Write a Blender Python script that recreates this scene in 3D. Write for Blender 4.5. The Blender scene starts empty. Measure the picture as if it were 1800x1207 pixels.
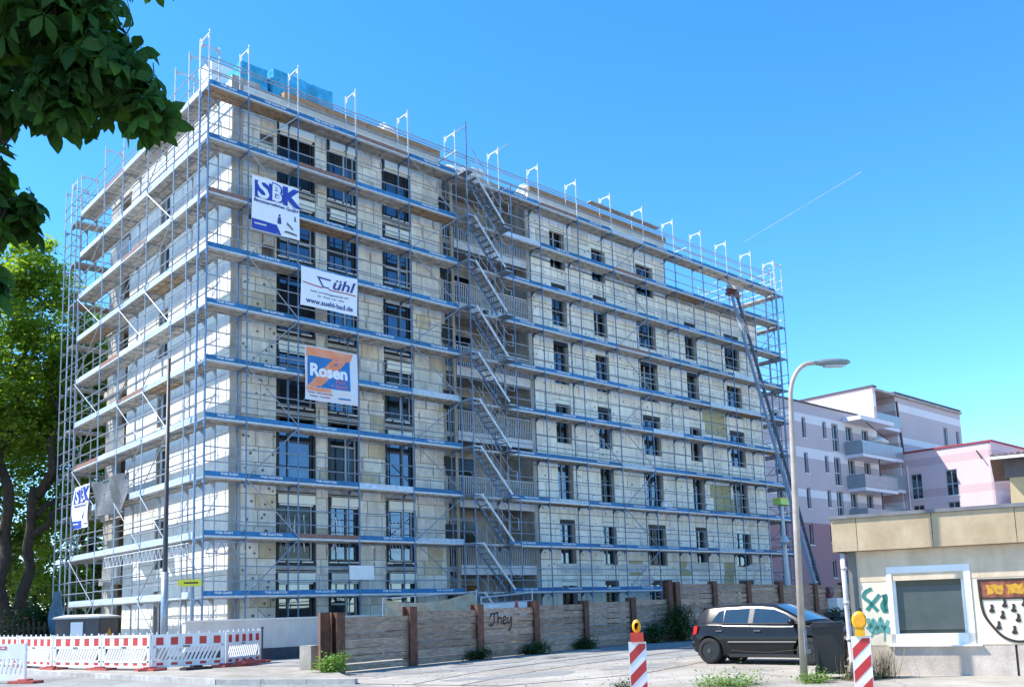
import bpy, bmesh, math, random
from mathutils import Vector, Matrix
random.seed(11)
D = bpy.data
SC = bpy.context.scene
COL = SC.collection
V = Vector
rad = math.radians

# ---------------------------------------------------------------- camera, sky, sun
cam = D.cameras.new('camera')
camo = D.objects.new('camera', cam)
COL.objects.link(camo)
_r = V((0.74428805, -0.66715502, -0.0306509))
_u = V((-0.06497926, -0.11801569, 0.99088344))
_f = V((0.66469015, 0.73551103, 0.13118891))
camo.matrix_world = Matrix(((_r.x, _u.x, -_f.x, -12.794), (_r.y, _u.y, -_f.y, -29.455), (_r.z, _u.z, -_f.z, 1.5), (0, 0, 0, 1)))
cam.sensor_width = 36.0
cam.lens = 32.45
cam.shift_y = 0.1396
cam.clip_start = 0.1
cam.clip_end = 12000
SC.camera = camo

SUN = V((-0.47, 0.40, 0.78)).normalized()
world = D.worlds.new('World')
SC.world = world
world.use_nodes = True
wn = world.node_tree
wn.nodes.clear()
sky = wn.nodes.new('ShaderNodeTexSky')
sky.sky_type = 'NISHITA'
sky.sun_disc = False
sky.sun_elevation = math.asin(SUN.z)
sky.sun_rotation = math.atan2(SUN.x, SUN.y)
sky.altitude = 1900
sky.air_density = 1.0
sky.dust_density = 0.0
sky.ozone_density = 2.5
hsv = wn.nodes.new('ShaderNodeHueSaturation')
hsv.inputs['Hue'].default_value = 0.497
hsv.inputs['Saturation'].default_value = 1.3
hsv.inputs['Value'].default_value = 1.0
bg = wn.nodes.new('ShaderNodeBackground')
bg.inputs['Strength'].default_value = 0.15
wo = wn.nodes.new('ShaderNodeOutputWorld')
wn.links.new(sky.outputs[0], hsv.inputs['Color'])
wn.links.new(hsv.outputs[0], bg.inputs[0])
wn.links.new(bg.outputs[0], wo.inputs[0])

sl = D.lights.new('sun', 'SUN')
sl.energy = 3.3
sl.angle = rad(0.53)
sl.color = (1.0, 0.95, 0.87)
so = D.objects.new('sun', sl)
COL.objects.link(so)
so.rotation_euler = SUN.to_track_quat('Z', 'Y').to_euler()
so.location = (-60, 30, 120)

SC.view_settings.view_transform = 'Standard'
SC.view_settings.look = 'None'
SC.view_settings.exposure = 1.42
SC.view_settings.gamma = 1.0
SC.view_settings.use_curve_mapping = False
SC.render.engine = 'CYCLES'
SC.cycles.max_bounces = 6

# ---------------------------------------------------------------- materials
MATS = {}
def pm(name, col, rough=0.7, metal=0.0, var=0.12, scale=3.0, bump=0.0, bscale=30.0, col2=None, rnd=0.0, stain=0.0,
       spec=0.5, stretch=None, thr=(0.35, 0.65), transl=0.0, coat=0.0, crack=0.0):
    m = D.materials.new(name)
    MATS[name] = m
    m.use_nodes = True
    nt = m.node_tree
    N, L = nt.nodes, nt.links
    b = N['Principled BSDF']
    b.inputs['Roughness'].default_value = rough
    b.inputs['Metallic'].default_value = metal
    b.inputs['Specular IOR Level'].default_value = spec
    b.inputs['Coat Weight'].default_value = coat
    geo = N.new('ShaderNodeNewGeometry')
    pos = geo.outputs['Position']
    if stretch:
        vm = N.new('ShaderNodeVectorMath'); vm.operation = 'MULTIPLY'
        vm.inputs[1].default_value = stretch
        L.new(pos, vm.inputs[0]); pos = vm.outputs[0]
    nz = N.new('ShaderNodeTexNoise')
    nz.inputs['Scale'].default_value = scale
    nz.inputs['Detail'].default_value = 6
    nz.inputs['Roughness'].default_value = 0.65
    L.new(pos, nz.inputs['Vector'])
    rp = N.new('ShaderNodeValToRGB')
    rp.color_ramp.elements[0].position = thr[0]
    rp.color_ramp.elements[1].position = thr[1]
    c2 = col2 if col2 else tuple(min(1, c * (1 + var)) for c in col)
    c1 = col if col2 else tuple(c * (1 - var) for c in col)
    rp.color_ramp.elements[0].color = (*c1, 1)
    rp.color_ramp.elements[1].color = (*c2, 1)
    L.new(nz.outputs['Fac'], rp.inputs['Fac'])
    out = rp.outputs[0]
    if stain:
        n2 = N.new('ShaderNodeTexNoise'); n2.inputs['Scale'].default_value = 1.3; n2.inputs['Detail'].default_value = 8
        vm2 = N.new('ShaderNodeVectorMath'); vm2.operation = 'MULTIPLY'; vm2.inputs[1].default_value = (2.2, 2.2, 0.45)
        L.new(geo.outputs['Position'], vm2.inputs[0]); L.new(vm2.outputs[0], n2.inputs['Vector'])
        r2 = N.new('ShaderNodeValToRGB'); r2.color_ramp.elements[0].position = 0.42; r2.color_ramp.elements[1].position = 0.62
        r2.color_ramp.elements[0].color = (1 - stain, 1 - stain * 1.05, 1 - stain * 1.2, 1); r2.color_ramp.elements[1].color = (1, 1, 1, 1)
        L.new(n2.outputs['Fac'], r2.inputs['Fac'])
        mx = N.new('ShaderNodeMixRGB'); mx.blend_type = 'MULTIPLY'; mx.inputs[0].default_value = 1
        L.new(out, mx.inputs[1]); L.new(r2.outputs[0], mx.inputs[2]); out = mx.outputs[0]
    if crack:
        nd = N.new('ShaderNodeTexNoise'); nd.inputs['Scale'].default_value = 1.1; nd.inputs['Detail'].default_value = 5
        L.new(geo.outputs['Position'], nd.inputs['Vector'])
        va = N.new('ShaderNodeVectorMath'); va.operation = 'MULTIPLY_ADD'; va.inputs[1].default_value = (1.2, 1.2, 0); L.new(nd.outputs['Color'], va.inputs[0]); L.new(geo.outputs['Position'], va.inputs[2])
        vo = N.new('ShaderNodeTexVoronoi'); vo.feature = 'DISTANCE_TO_EDGE'; vo.inputs['Scale'].default_value = 0.32; L.new(va.outputs[0], vo.inputs['Vector'])
        rc_ = N.new('ShaderNodeValToRGB'); rc_.color_ramp.elements[0].position = 0.0; rc_.color_ramp.elements[1].position = 0.012
        rc_.color_ramp.elements[0].color = (1 - crack, 1 - crack, 1 - crack, 1); rc_.color_ramp.elements[1].color = (1, 1, 1, 1); L.new(vo.outputs['Distance'], rc_.inputs['Fac'])
        nb = N.new('ShaderNodeTexNoise'); nb.inputs['Scale'].default_value = 0.25; nb.inputs['Detail'].default_value = 7; nb.inputs['Roughness'].default_value = .7; L.new(geo.outputs['Position'], nb.inputs['Vector'])
        rb_ = N.new('ShaderNodeValToRGB'); rb_.color_ramp.elements[0].position = 0.38; rb_.color_ramp.elements[1].position = 0.6
        rb_.color_ramp.elements[0].color = (.68, .67, .66, 1); rb_.color_ramp.elements[1].color = (1, 1, 1, 1); L.new(nb.outputs['Fac'], rb_.inputs['Fac'])
        for src in (rc_, rb_):
            mx = N.new('ShaderNodeMixRGB'); mx.blend_type = 'MULTIPLY'; mx.inputs[0].default_value = 1
            L.new(out, mx.inputs[1]); L.new(src.outputs[0], mx.inputs[2]); out = mx.outputs[0]
    if rnd:
        oi = N.new('ShaderNodeObjectInfo')
        mr = N.new('ShaderNodeMapRange'); mr.inputs['To Min'].default_value = 1 - rnd; mr.inputs['To Max'].default_value = 1 + rnd * 0.6
        L.new(oi.outputs['Random'], mr.inputs['Value'])
        mx = N.new('ShaderNodeMixRGB'); mx.blend_type = 'MULTIPLY'; mx.inputs[0].default_value = 1
        L.new(out, mx.inputs[1]); L.new(mr.outputs[0], mx.inputs[2]); out = mx.outputs[0]
    L.new(out, b.inputs['Base Color'])
    if bump:
        n3 = N.new('ShaderNodeTexNoise'); n3.inputs['Scale'].default_value = bscale; n3.inputs['Detail'].default_value = 5
        L.new(pos, n3.inputs['Vector'])
        bp = N.new('ShaderNodeBump'); bp.inputs['Strength'].default_value = bump; bp.inputs['Distance'].default_value = 0.02
        L.new(n3.outputs['Fac'], bp.inputs['Height']); L.new(bp.outputs[0], b.inputs['Normal'])
    if transl:
        tr = N.new('ShaderNodeBsdfTranslucent')
        mc = N.new('ShaderNodeMixRGB'); mc.blend_type = 'MULTIPLY'; mc.inputs[0].default_value = 1
        L.new(out, mc.inputs[1]); mc.inputs[2].default_value = (1.6, 1.7, 0.5, 1); L.new(mc.outputs[0], tr.inputs['Color'])
        ms = N.new('ShaderNodeMixShader'); ms.inputs[0].default_value = transl
        L.new(b.outputs[0], ms.inputs[1]); L.new(tr.outputs[0], ms.inputs[2])
        L.new(ms.outputs[0], N['Material Output'].inputs['Surface'])
    return m

def bands(name, zs, cols, rough=0.85):
    """painted horizontal colour bands: zs are the upper edges of each colour"""
    m = D.materials.new(name); MATS[name] = m; m.use_nodes = True
    N, L = m.node_tree.nodes, m.node_tree.links
    b = N['Principled BSDF']; b.inputs['Roughness'].default_value = rough
    g = N.new('ShaderNodeNewGeometry'); sx = N.new('ShaderNodeSeparateXYZ'); L.new(g.outputs['Position'], sx.inputs[0])
    mr = N.new('ShaderNodeMapRange'); mr.inputs['From Max'].default_value = 25.0; L.new(sx.outputs['Z'], mr.inputs['Value'])
    r = N.new('ShaderNodeValToRGB'); r.color_ramp.interpolation = 'CONSTANT'
    r.color_ramp.elements[0].color = (*cols[0], 1); r.color_ramp.elements[0].position = 0
    r.color_ramp.elements[1].color = (*cols[1], 1); r.color_ramp.elements[1].position = zs[0] / 25
    for z, c in zip(zs[1:], cols[2:]):
        e = r.color_ramp.elements.new(z / 25); e.color = (*c, 1)
    L.new(mr.outputs[0], r.inputs[0])
    nz = N.new('ShaderNodeTexNoise'); nz.inputs['Scale'].default_value = 0.6; nz.inputs['Detail'].default_value = 6; L.new(g.outputs['Position'], nz.inputs['Vector'])
    m2 = N.new('ShaderNodeMapRange'); m2.inputs['To Min'].default_value = 0.9; m2.inputs['To Max'].default_value = 1.08; L.new(nz.outputs['Fac'], m2.inputs['Value'])
    mx = N.new('ShaderNodeMixRGB'); mx.blend_type = 'MULTIPLY'; mx.inputs[0].default_value = 1
    L.new(r.outputs[0], mx.inputs[1]); L.new(m2.outputs[0], mx.inputs[2]); L.new(mx.outputs[0], b.inputs['Base Color'])
    return m

M = MATS
pm('ground_mat', (0.33, 0.295, 0.245), 0.95, col2=(0.47, 0.43, 0.37), scale=0.9, bump=0.6, bscale=14, crack=.35, thr=(0.3, 0.7))
pm('asphalt', (0.25, 0.24, 0.225), 0.92, col2=(0.36, 0.35, 0.33), scale=0.9, bump=0.4, crack=.5, bscale=40, thr=(0.3, 0.7))
pm('asphalt_dark', (0.10, 0.10, 0.105), 0.9, var=0.25, scale=2, bump=0.4)
pm('patch_grey', (0.19, 0.185, 0.18), 0.92, col2=(0.27, 0.265, 0.255), scale=2.2, bump=.4)
pm('patch_dark', (0.15, 0.145, 0.14), 0.92, col2=(0.25, 0.24, 0.23), scale=6, bump=.3, thr=(.4, .6))
pm('kerb_stone', (0.42, 0.40, 0.37), 0.9, var=0.2, scale=5, bump=0.3, rnd=0.15)
pm('sand', (0.32, 0.285, 0.235), 0.95, col2=(0.45, 0.415, 0.36), scale=2.5, bump=0.8, crack=.3, bscale=9)
pm('galv', (0.33, 0.37, 0.42), 0.42, 0.55, var=0.15, scale=9)
pm('galv_blue', (0.12, 0.20, 0.31), 0.5, 0.35, var=0.18, scale=7)  # blue sky reflected on shaded steel, put into the base colour
pm('galv_light', (0.54, 0.56, 0.58), 0.5, 0.25, var=0.12, scale=8)
pm('deck_mat', (0.42, 0.405, 0.38), 0.75, 0.1, var=0.3, scale=4, rnd=0.25)
pm('deck_wood', (0.33, 0.245, 0.17), 0.8, var=0.25, scale=5, rnd=0.15)
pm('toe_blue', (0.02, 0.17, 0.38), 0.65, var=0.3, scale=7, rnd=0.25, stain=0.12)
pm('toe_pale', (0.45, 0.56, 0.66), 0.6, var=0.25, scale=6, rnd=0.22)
pm('toe_brown', (0.24, 0.13, 0.10), 0.7, var=0.25, scale=6)
pm('letter_white', (0.60, 0.66, 0.70), 0.6, var=0.08)
pm('concrete', (0.46, 0.43, 0.39), 0.9, var=0.18, scale=1.6, bump=0.25, stain=0.25)
pm('concrete_dark', (0.25, 0.245, 0.235), 0.9, var=0.2, scale=2, bump=0.25, stain=0.2)
pm('block', (0.77, 0.715, 0.62), 0.92, var=0.13, scale=3.5, bump=0.35, rnd=0.10, stain=0.14)
pm('block_tan', (0.66, 0.55, 0.39), 0.92, var=0.13, scale=3.5, bump=0.35, rnd=0.10, stain=0.2)
pm('mortar', (0.36, 0.34, 0.31), 0.95, var=0.3, scale=4)
pm('board', (0.88, 0.85, 0.755), 0.85, var=0.08, scale=2.2, bump=0.2, rnd=0.10, stain=0.10)
pm('board_white', (0.76, 0.74, 0.68), 0.85, var=0.06, scale=2.5, bump=0.15, rnd=0.06, stain=0.06)
pm('board_olive', (0.46, 0.42, 0.24), 0.95, var=0.2, scale=6, bump=0.3, rnd=0.12)
pm('skim', (0.60, 0.60, 0.585), 0.9, var=0.15, scale=3, bump=.2)
pm('dowel_mat', (0.16, 0.15, 0.13), 0.9)
pm('joint', (0.30, 0.285, 0.26), 0.95, var=0.2)
pm('black_seal', (0.012, 0.012, 0.014), 0.55, var=0.4)
pm('frame_dark', (0.045, 0.05, 0.055), 0.4)
pm('frame_grey', (0.40, 0.42, 0.44), 0.45)
pm('frame_white', (0.80, 0.79, 0.76), 0.5, var=0.04, spec=0.2)
pm('glass', (0.10, 0.13, 0.17), 0.04, 0.85, spec=1.0, var=0.1)
pm('glass_dark', (0.008, 0.009, 0.010), 0.12, spec=0.4)
pm('glass_grey', (0.030, 0.040, 0.037), 0.15, spec=0.35)
pm('blind_grey', (0.075, 0.09, 0.085), 0.35, spec=0.4)
pm('film_blue', (0.04, 0.27, 0.45), 0.35, var=0.25, scale=4)
pm('shutter', (0.84, 0.82, 0.70), 0.55, var=0.05)
pm('curtain_and_reflection', (0.75, 0.75, 0.75), 0.9, var=0.1)
pm('timber', (0.33, 0.20, 0.11), 0.85, var=0.25, scale=6, stretch=(0.4, 1, 3), rnd=0.2)
pm('white_sheet', (0.80, 0.79, 0.77), 0.6, var=0.05, bump=0.5, bscale=5)
pm('film_pallet', (0.05, 0.36, 0.58), 0.3, var=0.3, scale=2.5, bump=0.6, bscale=6)
pm('rail_white', (0.60, 0.61, 0.62), 0.5)
pm('banner_white', (0.80, 0.81, 0.84), 0.55, var=0.03)
pm('banner_blue', (0.015, 0.05, 0.36), 0.5, var=0.1)
pm('banner_navy', (0.03, 0.05, 0.22), 0.5)
pm('banner_red', (0.35, 0.02, 0.03), 0.5)
pm('banner_orange', (0.80, 0.22, 0.07), 0.5, col2=(0.82, 0.36, 0.22), scale=1.5)
pm('banner_mid', (0.01, 0.15, 0.42), 0.5)
pm('banner_pink', (0.55, 0.16, 0.30), 0.5)
pm('banner_pale', (0.62, 0.72, 0.82), 0.5, col2=(0.78, 0.62, 0.55), scale=1.2)
pm('banner_grey', (0.14, 0.15, 0.16), 0.5)
pm('tarp_grey', (0.13, 0.13, 0.125), 0.6, var=0.3, scale=2, bump=0.6, bscale=4)
pm('tarp_sheet', (0.12, 0.12, 0.12), 0.5, var=0.3, scale=3, bump=0.6, bscale=4)
pm('tarp_beige', (0.42, 0.38, 0.28), 0.8, var=0.2, scale=3)
pm('tarp_blue', (0.02, 0.07, 0.12), 0.5, var=0.3, scale=3)
pm('rust', (0.15, 0.068, 0.042), 0.85, var=0.35, scale=5, bump=0.3, rnd=0.15)
pm('plank', (0.27, 0.185, 0.13), 0.9, col2=(0.52, 0.39, 0.295), scale=3.6, bump=0.6, bscale=25, rnd=0.28, stretch=(0.9, 0.9, 4))
pm('render_wall', (0.66, 0.60, 0.53), 0.9, var=0.06, stain=0.08)
pm('plinth_dark', (0.07, 0.075, 0.085), 0.9, var=0.2)
pm('white_plastic', (0.80, 0.79, 0.78), 0.45, var=0.05, stain=0.10)
pm('red_reflect', (0.50, 0.030, 0.028), 0.4, var=0.1)
pm('red_rubber', (0.45, 0.09, 0.07), 0.8, var=0.25, scale=8, bump=0.3)
pm('black_rubber', (0.02, 0.02, 0.021), 0.8)
pm('cabinet', (0.065, 0.065, 0.07), 0.55, var=0.1)
pm('cabinet_lid', (0.48, 0.48, 0.47), 0.6, var=0.1)
pm('paper', (0.75, 0.76, 0.78), 0.6, var=0.05)
pm('warn_yellow', (0.80, 0.36, 0.03), 0.5, var=0.05)
pm('sign_yellow', (0.72, 0.66, 0.05), 0.45, var=0.05)
pm('sign_green', (0.42, 0.60, 0.12), 0.45, var=0.1)
pm('green_box', (0.05, 0.20, 0.06), 0.6, col2=(0.35, 0.45, 0.35), scale=5)
pm('dark_pole', (0.05, 0.045, 0.045), 0.5, var=0.2)
pm('lamp_metal', (0.42, 0.34, 0.28), 0.5, 0.0, var=0.15, scale=4)
pm('lamp_head_grey', (0.20, 0.23, 0.23), 0.45, 0.2)
pm('lamp_glass', (0.50, 0.55, 0.55), 0.2)
pm('car_paint', (0.013, 0.0135, 0.015), 0.22, 0.0, var=0.12, scale=2.5, coat=0.0, spec=.3)
pm('car_trim', (0.012, 0.012, 0.013), 0.6)
pm('car_glass', (0.018, 0.03, 0.035), 0.03, spec=1.0, coat=0.8)
pm('car_pillar', (0.10, 0.10, 0.105), 0.5, 0.0, spec=.3)
pm('tyre', (0.018, 0.018, 0.018), 0.9, var=0.2)
pm('rim_black', (0.03, 0.03, 0.032), 0.4, 0.4)
pm('tail_red', (0.55, 0.02, 0.02), 0.2, var=0.1)
pm('chrome', (0.7, 0.7, 0.7), 0.15, 0.9)
pm('bin_black', (0.018, 0.019, 0.021), 0.45, var=0.2)
pm('amber', (0.85, 0.36, 0.01), 0.25, var=0.12, scale=20)
pm('amber_yellow', (0.80, 0.42, 0.005), 0.35, var=0.08)
pm('beacon_red', (0.55, 0.035, 0.02), 0.35, var=0.15)
pm('fascia', (0.46, 0.335, 0.20), 0.8, col2=(0.58, 0.445, 0.285), scale=1.6, bump=0.15, stain=0.12, rnd=0.06)
pm('house_wall', (0.68, 0.52, 0.36), 0.9, col2=(0.78, 0.62, 0.45), scale=2.5, bump=0.25, stain=0.14, rnd=0.05)
pm('house_slab', (0.48, 0.40, 0.335), 0.92, col2=(0.64, 0.55, 0.47), scale=2.2, bump=0.35, bscale=20, stain=0.15)
pm('roof_felt', (0.17, 0.17, 0.175), 0.8, var=0.2)
pm('pipe_white', (0.62, 0.58, 0.58), 0.55, stain=0.2)
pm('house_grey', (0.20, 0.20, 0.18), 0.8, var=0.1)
pm('paint_green', (0.03, 0.19, 0.16), 0.7, var=0.15)
pm('paint_green2', (0.10, 0.30, 0.26), 0.7, var=0.25, scale=6)
pm('paint_black', (0.035, 0.025, 0.022), 0.75)
pm('paint_red', (0.24, 0.075, 0.045), 0.85, var=0.55, scale=7)
pm('paint_yellow', (0.62, 0.33, 0.03), 0.85, col2=(0.30, 0.10, 0.03), scale=14, thr=(.45, .7))
pm('paint_cream', (0.72, 0.63, 0.48), 0.85, var=0.06)
pm('tan_wall', (0.55, 0.42, 0.24), 0.9, var=0.06)
pm('tile_dark', (0.16, 0.11, 0.10), 0.8, var=0.2, rnd=0.2)
pm('soffit_grey', (0.13, 0.12, 0.13), 0.85)
pm('balcony_glass', (0.28, 0.31, 0.34), 0.25, var=0.08)
pm('pink_white', (0.72, 0.69, 0.74), 0.85, var=0.04)
pm('pink_wall', (0.60, 0.36, 0.39), 0.88, var=0.05)
pm('rose_base', (0.42, 0.19, 0.22), 0.88, var=0.06)
pm('cap_dark', (0.07, 0.045, 0.05), 0.6)
pm('cap_red', (0.35, 0.04, 0.06), 0.6)
pm('bark', (0.055, 0.043, 0.033), 0.95, var=0.4, scale=9, bump=0.8, bscale=14, stretch=(1, 1, 0.3))
pm('bark2', (0.10, 0.085, 0.065), 0.95, var=0.3, scale=9, bump=0.6)
pm('leaf_chestnut', (0.020, 0.062, 0.013), 0.65, spec=0.2, col2=(0.038, 0.10, 0.018), scale=4, rnd=0.5, transl=0.35)
pm('leaf_sunlit', (0.06, 0.15, 0.02), 0.6, col2=(0.11, 0.22, 0.03), scale=4, spec=.2, rnd=.3, transl=0.45)  # sunlit leaves painted as a lighter copy of the chestnut green
pm('leaf_bright', (0.11, 0.195, 0.026), 0.6, col2=(0.27, 0.35, 0.06), scale=0.5, transl=0.55, thr=(0.38, 0.62))
pm('leaf_mid', (0.085, 0.16, 0.022), 0.6, col2=(0.20, 0.28, 0.05), scale=0.5, transl=0.35)
pm('leaf_dark', (0.025, 0.055, 0.013), 0.65, col2=(0.05, 0.095, 0.022), scale=0.8, transl=0.2)
pm('leaf_fresh', (0.10, 0.20, 0.03), 0.6, col2=(0.19, 0.30, 0.06), scale=6, transl=0.3)
pm('grass_dry', (0.40, 0.33, 0.20), 0.9, var=0.25, scale=8)
pm('dark_wood', (0.05, 0.042, 0.036), 0.9, var=0.3, scale=5)
pm('red_box', (0.30, 0.025, 0.03), 0.6)
pm('lift_grey', (0.27, 0.33, 0.41), 0.5, 0.25, var=0.12, scale=5)
pm('lift_dark', (0.12, 0.14, 0.17), 0.5, 0.2)
pm('lift_red', (0.15, 0.05, 0.05), 0.5)
pm('grey_cloth', (0.35, 0.34, 0.34), 0.8)

def emis(name, col, s):
    m = D.materials.new(name); MATS[name] = m; m.use_nodes = True
    N, L = m.node_tree.nodes, m.node_tree.links
    N.remove(N['Principled BSDF'])
    e = N.new('ShaderNodeEmission'); e.inputs[0].default_value = (*col, 1); e.inputs[1].default_value = s
    t = N.new('ShaderNodeBsdfTransparent'); mx = N.new('ShaderNodeMixShader')
    gp = N.new('ShaderNodeNewGeometry'); nv = N.new('ShaderNodeTexNoise'); nv.inputs['Scale'].default_value = .02; nv.inputs['Detail'].default_value = 4; L.new(gp.outputs['Position'], nv.inputs['Vector'])
    mr = N.new('ShaderNodeMapRange'); mr.inputs['From Min'].default_value = .3; mr.inputs['From Max'].default_value = .75; mr.inputs['To Max'].default_value = .6; L.new(nv.outputs['Fac'], mr.inputs['Value']); L.new(mr.outputs[0], mx.inputs[0])
    L.new(t.outputs[0], mx.inputs[1]); L.new(e.outputs[0], mx.inputs[2]); L.new(mx.outputs[0], N['Material Output'].inputs['Surface'])

# ---------------------------------------------------------------- mesh helpers
class MB:
    def __init__(s):
        s.v = []; s.f = []; s.m = []; s.k = 0
    def add(s, vs, fs):
        o = len(s.v)
        s.v += [tuple(p) for p in vs]
        s.f += [tuple(i + o for i in f) for f in fs]
        s.m += [s.k] * len(fs)
        return s
    def obox(s, c, a, b, d):
        c, a, b, d = V(c), V(a), V(b), V(d)
        vs = [c + a * i + b * j + d * k for k in (-1, 1) for j in (-1, 1) for i in (-1, 1)]
        return s.add(vs, [(0, 2, 3, 1), (4, 5, 7, 6), (0, 1, 5, 4), (2, 6, 7, 3), (0, 4, 6, 2), (1, 3, 7, 5)])
    def box(s, x0, x1, y0, y1, z0, z1):
        return s.obox(((x0 + x1) / 2, (y0 + y1) / 2, (z0 + z1) / 2), ((x1 - x0) / 2, 0, 0), (0, (y1 - y0) / 2, 0), (0, 0, (z1 - z0) / 2))
    def bar(s, p, q, w, h, up=(0, 0, 1)):
        p, q = V(p), V(q); t = (q - p); l = t.length; t.normalize()
        sd = t.cross(V(up))
        if sd.length < 1e-4: sd = t.cross(V((1, 0, 0)))
        sd.normalize(); n = sd.cross(t)
        return s.obox((p + q) / 2, t * l / 2, sd * w / 2, n * h / 2)
    def tube(s, p, q, r, n=6, r2=None, cap=True):
        p, q = V(p), V(q); t = (q - p).normalized()
        a = t.cross(V((0, 0, 1)))
        if a.length < 1e-3: a = V((1, 0, 0))
        a.normalize(); b = t.cross(a); r2 = r if r2 is None else r2
        vs = []
        for (c, rr) in ((p, r), (q, r2)):
            vs += [c + (a * math.cos(2 * math.pi * i / n) + b * math.sin(2 * math.pi * i / n)) * rr for i in range(n)]
        fs = [(i, (i + 1) % n, n + (i + 1) % n, n + i) for i in range(n)]
        if cap: fs += [tuple(range(n - 1, -1, -1)), tuple(range(n, 2 * n))]
        return s.add(vs, fs)
    def path(s, pts, rs, n=8):
        pts = [V(p) for p in pts]
        if not isinstance(rs, (list, tuple)): rs = [rs] * len(pts)
        a0 = None; vs = []
        for i, p in enumerate(pts):
            t = (pts[min(i + 1, len(pts) - 1)] - pts[max(i - 1, 0)]).normalized()
            if a0 is None:
                a0 = t.cross(V((0, 0, 1)))
                if a0.length < 1e-3: a0 = V((1, 0, 0))
            a0 = (a0 - t * a0.dot(t)).normalized(); b = t.cross(a0)
            vs += [p + (a0 * math.cos(2 * math.pi * j / n) + b * math.sin(2 * math.pi * j / n)) * rs[i] for j in range(n)]
        fs = []
        for i in range(len(pts) - 1):
            fs += [(i * n + j, i * n + (j + 1) % n, (i + 1) * n + (j + 1) % n, (i + 1) * n + j) for j in range(n)]
        fs += [tuple(range(n - 1, -1, -1)), tuple(range((len(pts) - 1) * n, len(pts) * n))]
        return s.add(vs, fs)
    def prism(s, pts, w):
        """pts: 3D planar loop, w: extrusion vector"""
        w = V(w); n = len(pts); pts = [V(p) for p in pts]
        vs = pts + [p + w for p in pts]
        fs = [tuple(range(n - 1, -1, -1)), tuple(range(n, 2 * n))] + [(i, (i + 1) % n, n + (i + 1) % n, n + i) for i in range(n)]
        return s.add(vs, fs)
    def lathe(s, prof, n=16, c=(0, 0, 0)):
        vs = []
        for (r, z) in prof:
            vs += [(c[0] + r * math.cos(2 * math.pi * j / n), c[1] + r * math.sin(2 * math.pi * j / n), c[2] + z) for j in range(n)]
        fs = []
        for i in range(len(prof) - 1):
            fs += [(i * n + j, i * n + (j + 1) % n, (i + 1) * n + (j + 1) % n, (i + 1) * n + j) for j in range(n)]
        fs += [tuple(range(n - 1, -1, -1)), tuple(range((len(prof) - 1) * n, len(prof) * n))]
        return s.add(vs, fs)
    def mesh(s, name, mats, smooth=False):
        me = D.meshes.new(name)
        me.from_pydata(s.v, [], s.f)
        for mt in (mats if isinstance(mats, (list, tuple)) else [mats]): me.materials.append(M[mt])
        if any(s.m): me.polygons.foreach_set('material_index', s.m)
        if smooth: me.polygons.foreach_set('use_smooth', [True] * len(me.polygons))
        me.update()
        return me

def link(name, me, parent=None, loc=(0, 0, 0), rot=None, scale=None):
    o = D.objects.new(name, me)
    COL.objects.link(o)
    o.location = loc
    if rot is not None: o.rotation_euler = rot if hasattr(rot, '__len__') else (0, 0, rot)
    if scale is not None: o.scale = scale
    if parent is not None: o.parent = parent
    return o
def mk(name, mb, mat, parent=None, loc=(0, 0, 0), rot=None, smooth=False):
    return link(name, mb.mesh(name, mat, smooth), parent, loc, rot)
def tag(o, label=None, cat=None, group=None, kind=None):
    if label: o['label'] = label
    if cat: o['category'] = cat
    if group: o['group'] = group
    if kind: o['kind'] = kind
    return o
def thing(name, label, cat, loc=(0, 0, 0), rot=0, group=None):
    return tag(link(name, None, None, loc, rot), label, cat, group)
def copy_tree(o, parent=None):
    c = o.copy(); COL.objects.link(c); c.parent = parent
    for ch in o.children: copy_tree(ch, c)
    return c
def bevel(o, w=0.01, seg=1):
    bm = bmesh.new(); bm.from_mesh(o.data)
    bmesh.ops.bevel(bm, geom=bm.edges[:], offset=w, segments=seg, affect='EDGES', clamp_overlap=True)
    bm.to_mesh(o.data); bm.free(); return o

def text_mesh(body, size, mat, bold=0.0, shear=0.0, ext=0.002, align='CENTER', sx=1.0, spacing=1.0):
    cu = D.curves.new('lettering', 'FONT')
    cu.body = body; cu.size = size; cu.shear = shear; cu.offset = bold; cu.extrude = ext
    cu.align_x = align; cu.align_y = 'CENTER'; cu.resolution_u = 3; cu.space_character = spacing
    o = D.objects.new('lettering', cu); COL.objects.link(o)
    dg = bpy.context.evaluated_depsgraph_get()
    me = D.meshes.new_from_object(o.evaluated_get(dg))
    D.objects.remove(o); D.curves.remove(cu)
    me.name = 'lettering'
    me.transform(Matrix.Diagonal((sx, 1, 1, 1)))
    me.transform(Matrix.Rotation(math.pi / 2, 4, 'X'))      # reads in the x/z plane, facing -y
    me.materials.clear(); me.materials.append(M[mat])
    return me

cube = {}
def unit(mat):
    if mat not in cube:
        cube[mat] = MB().box(-.5, .5, -.5, .5, -.5, .5).mesh('block', mat)
    return cube[mat]

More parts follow.
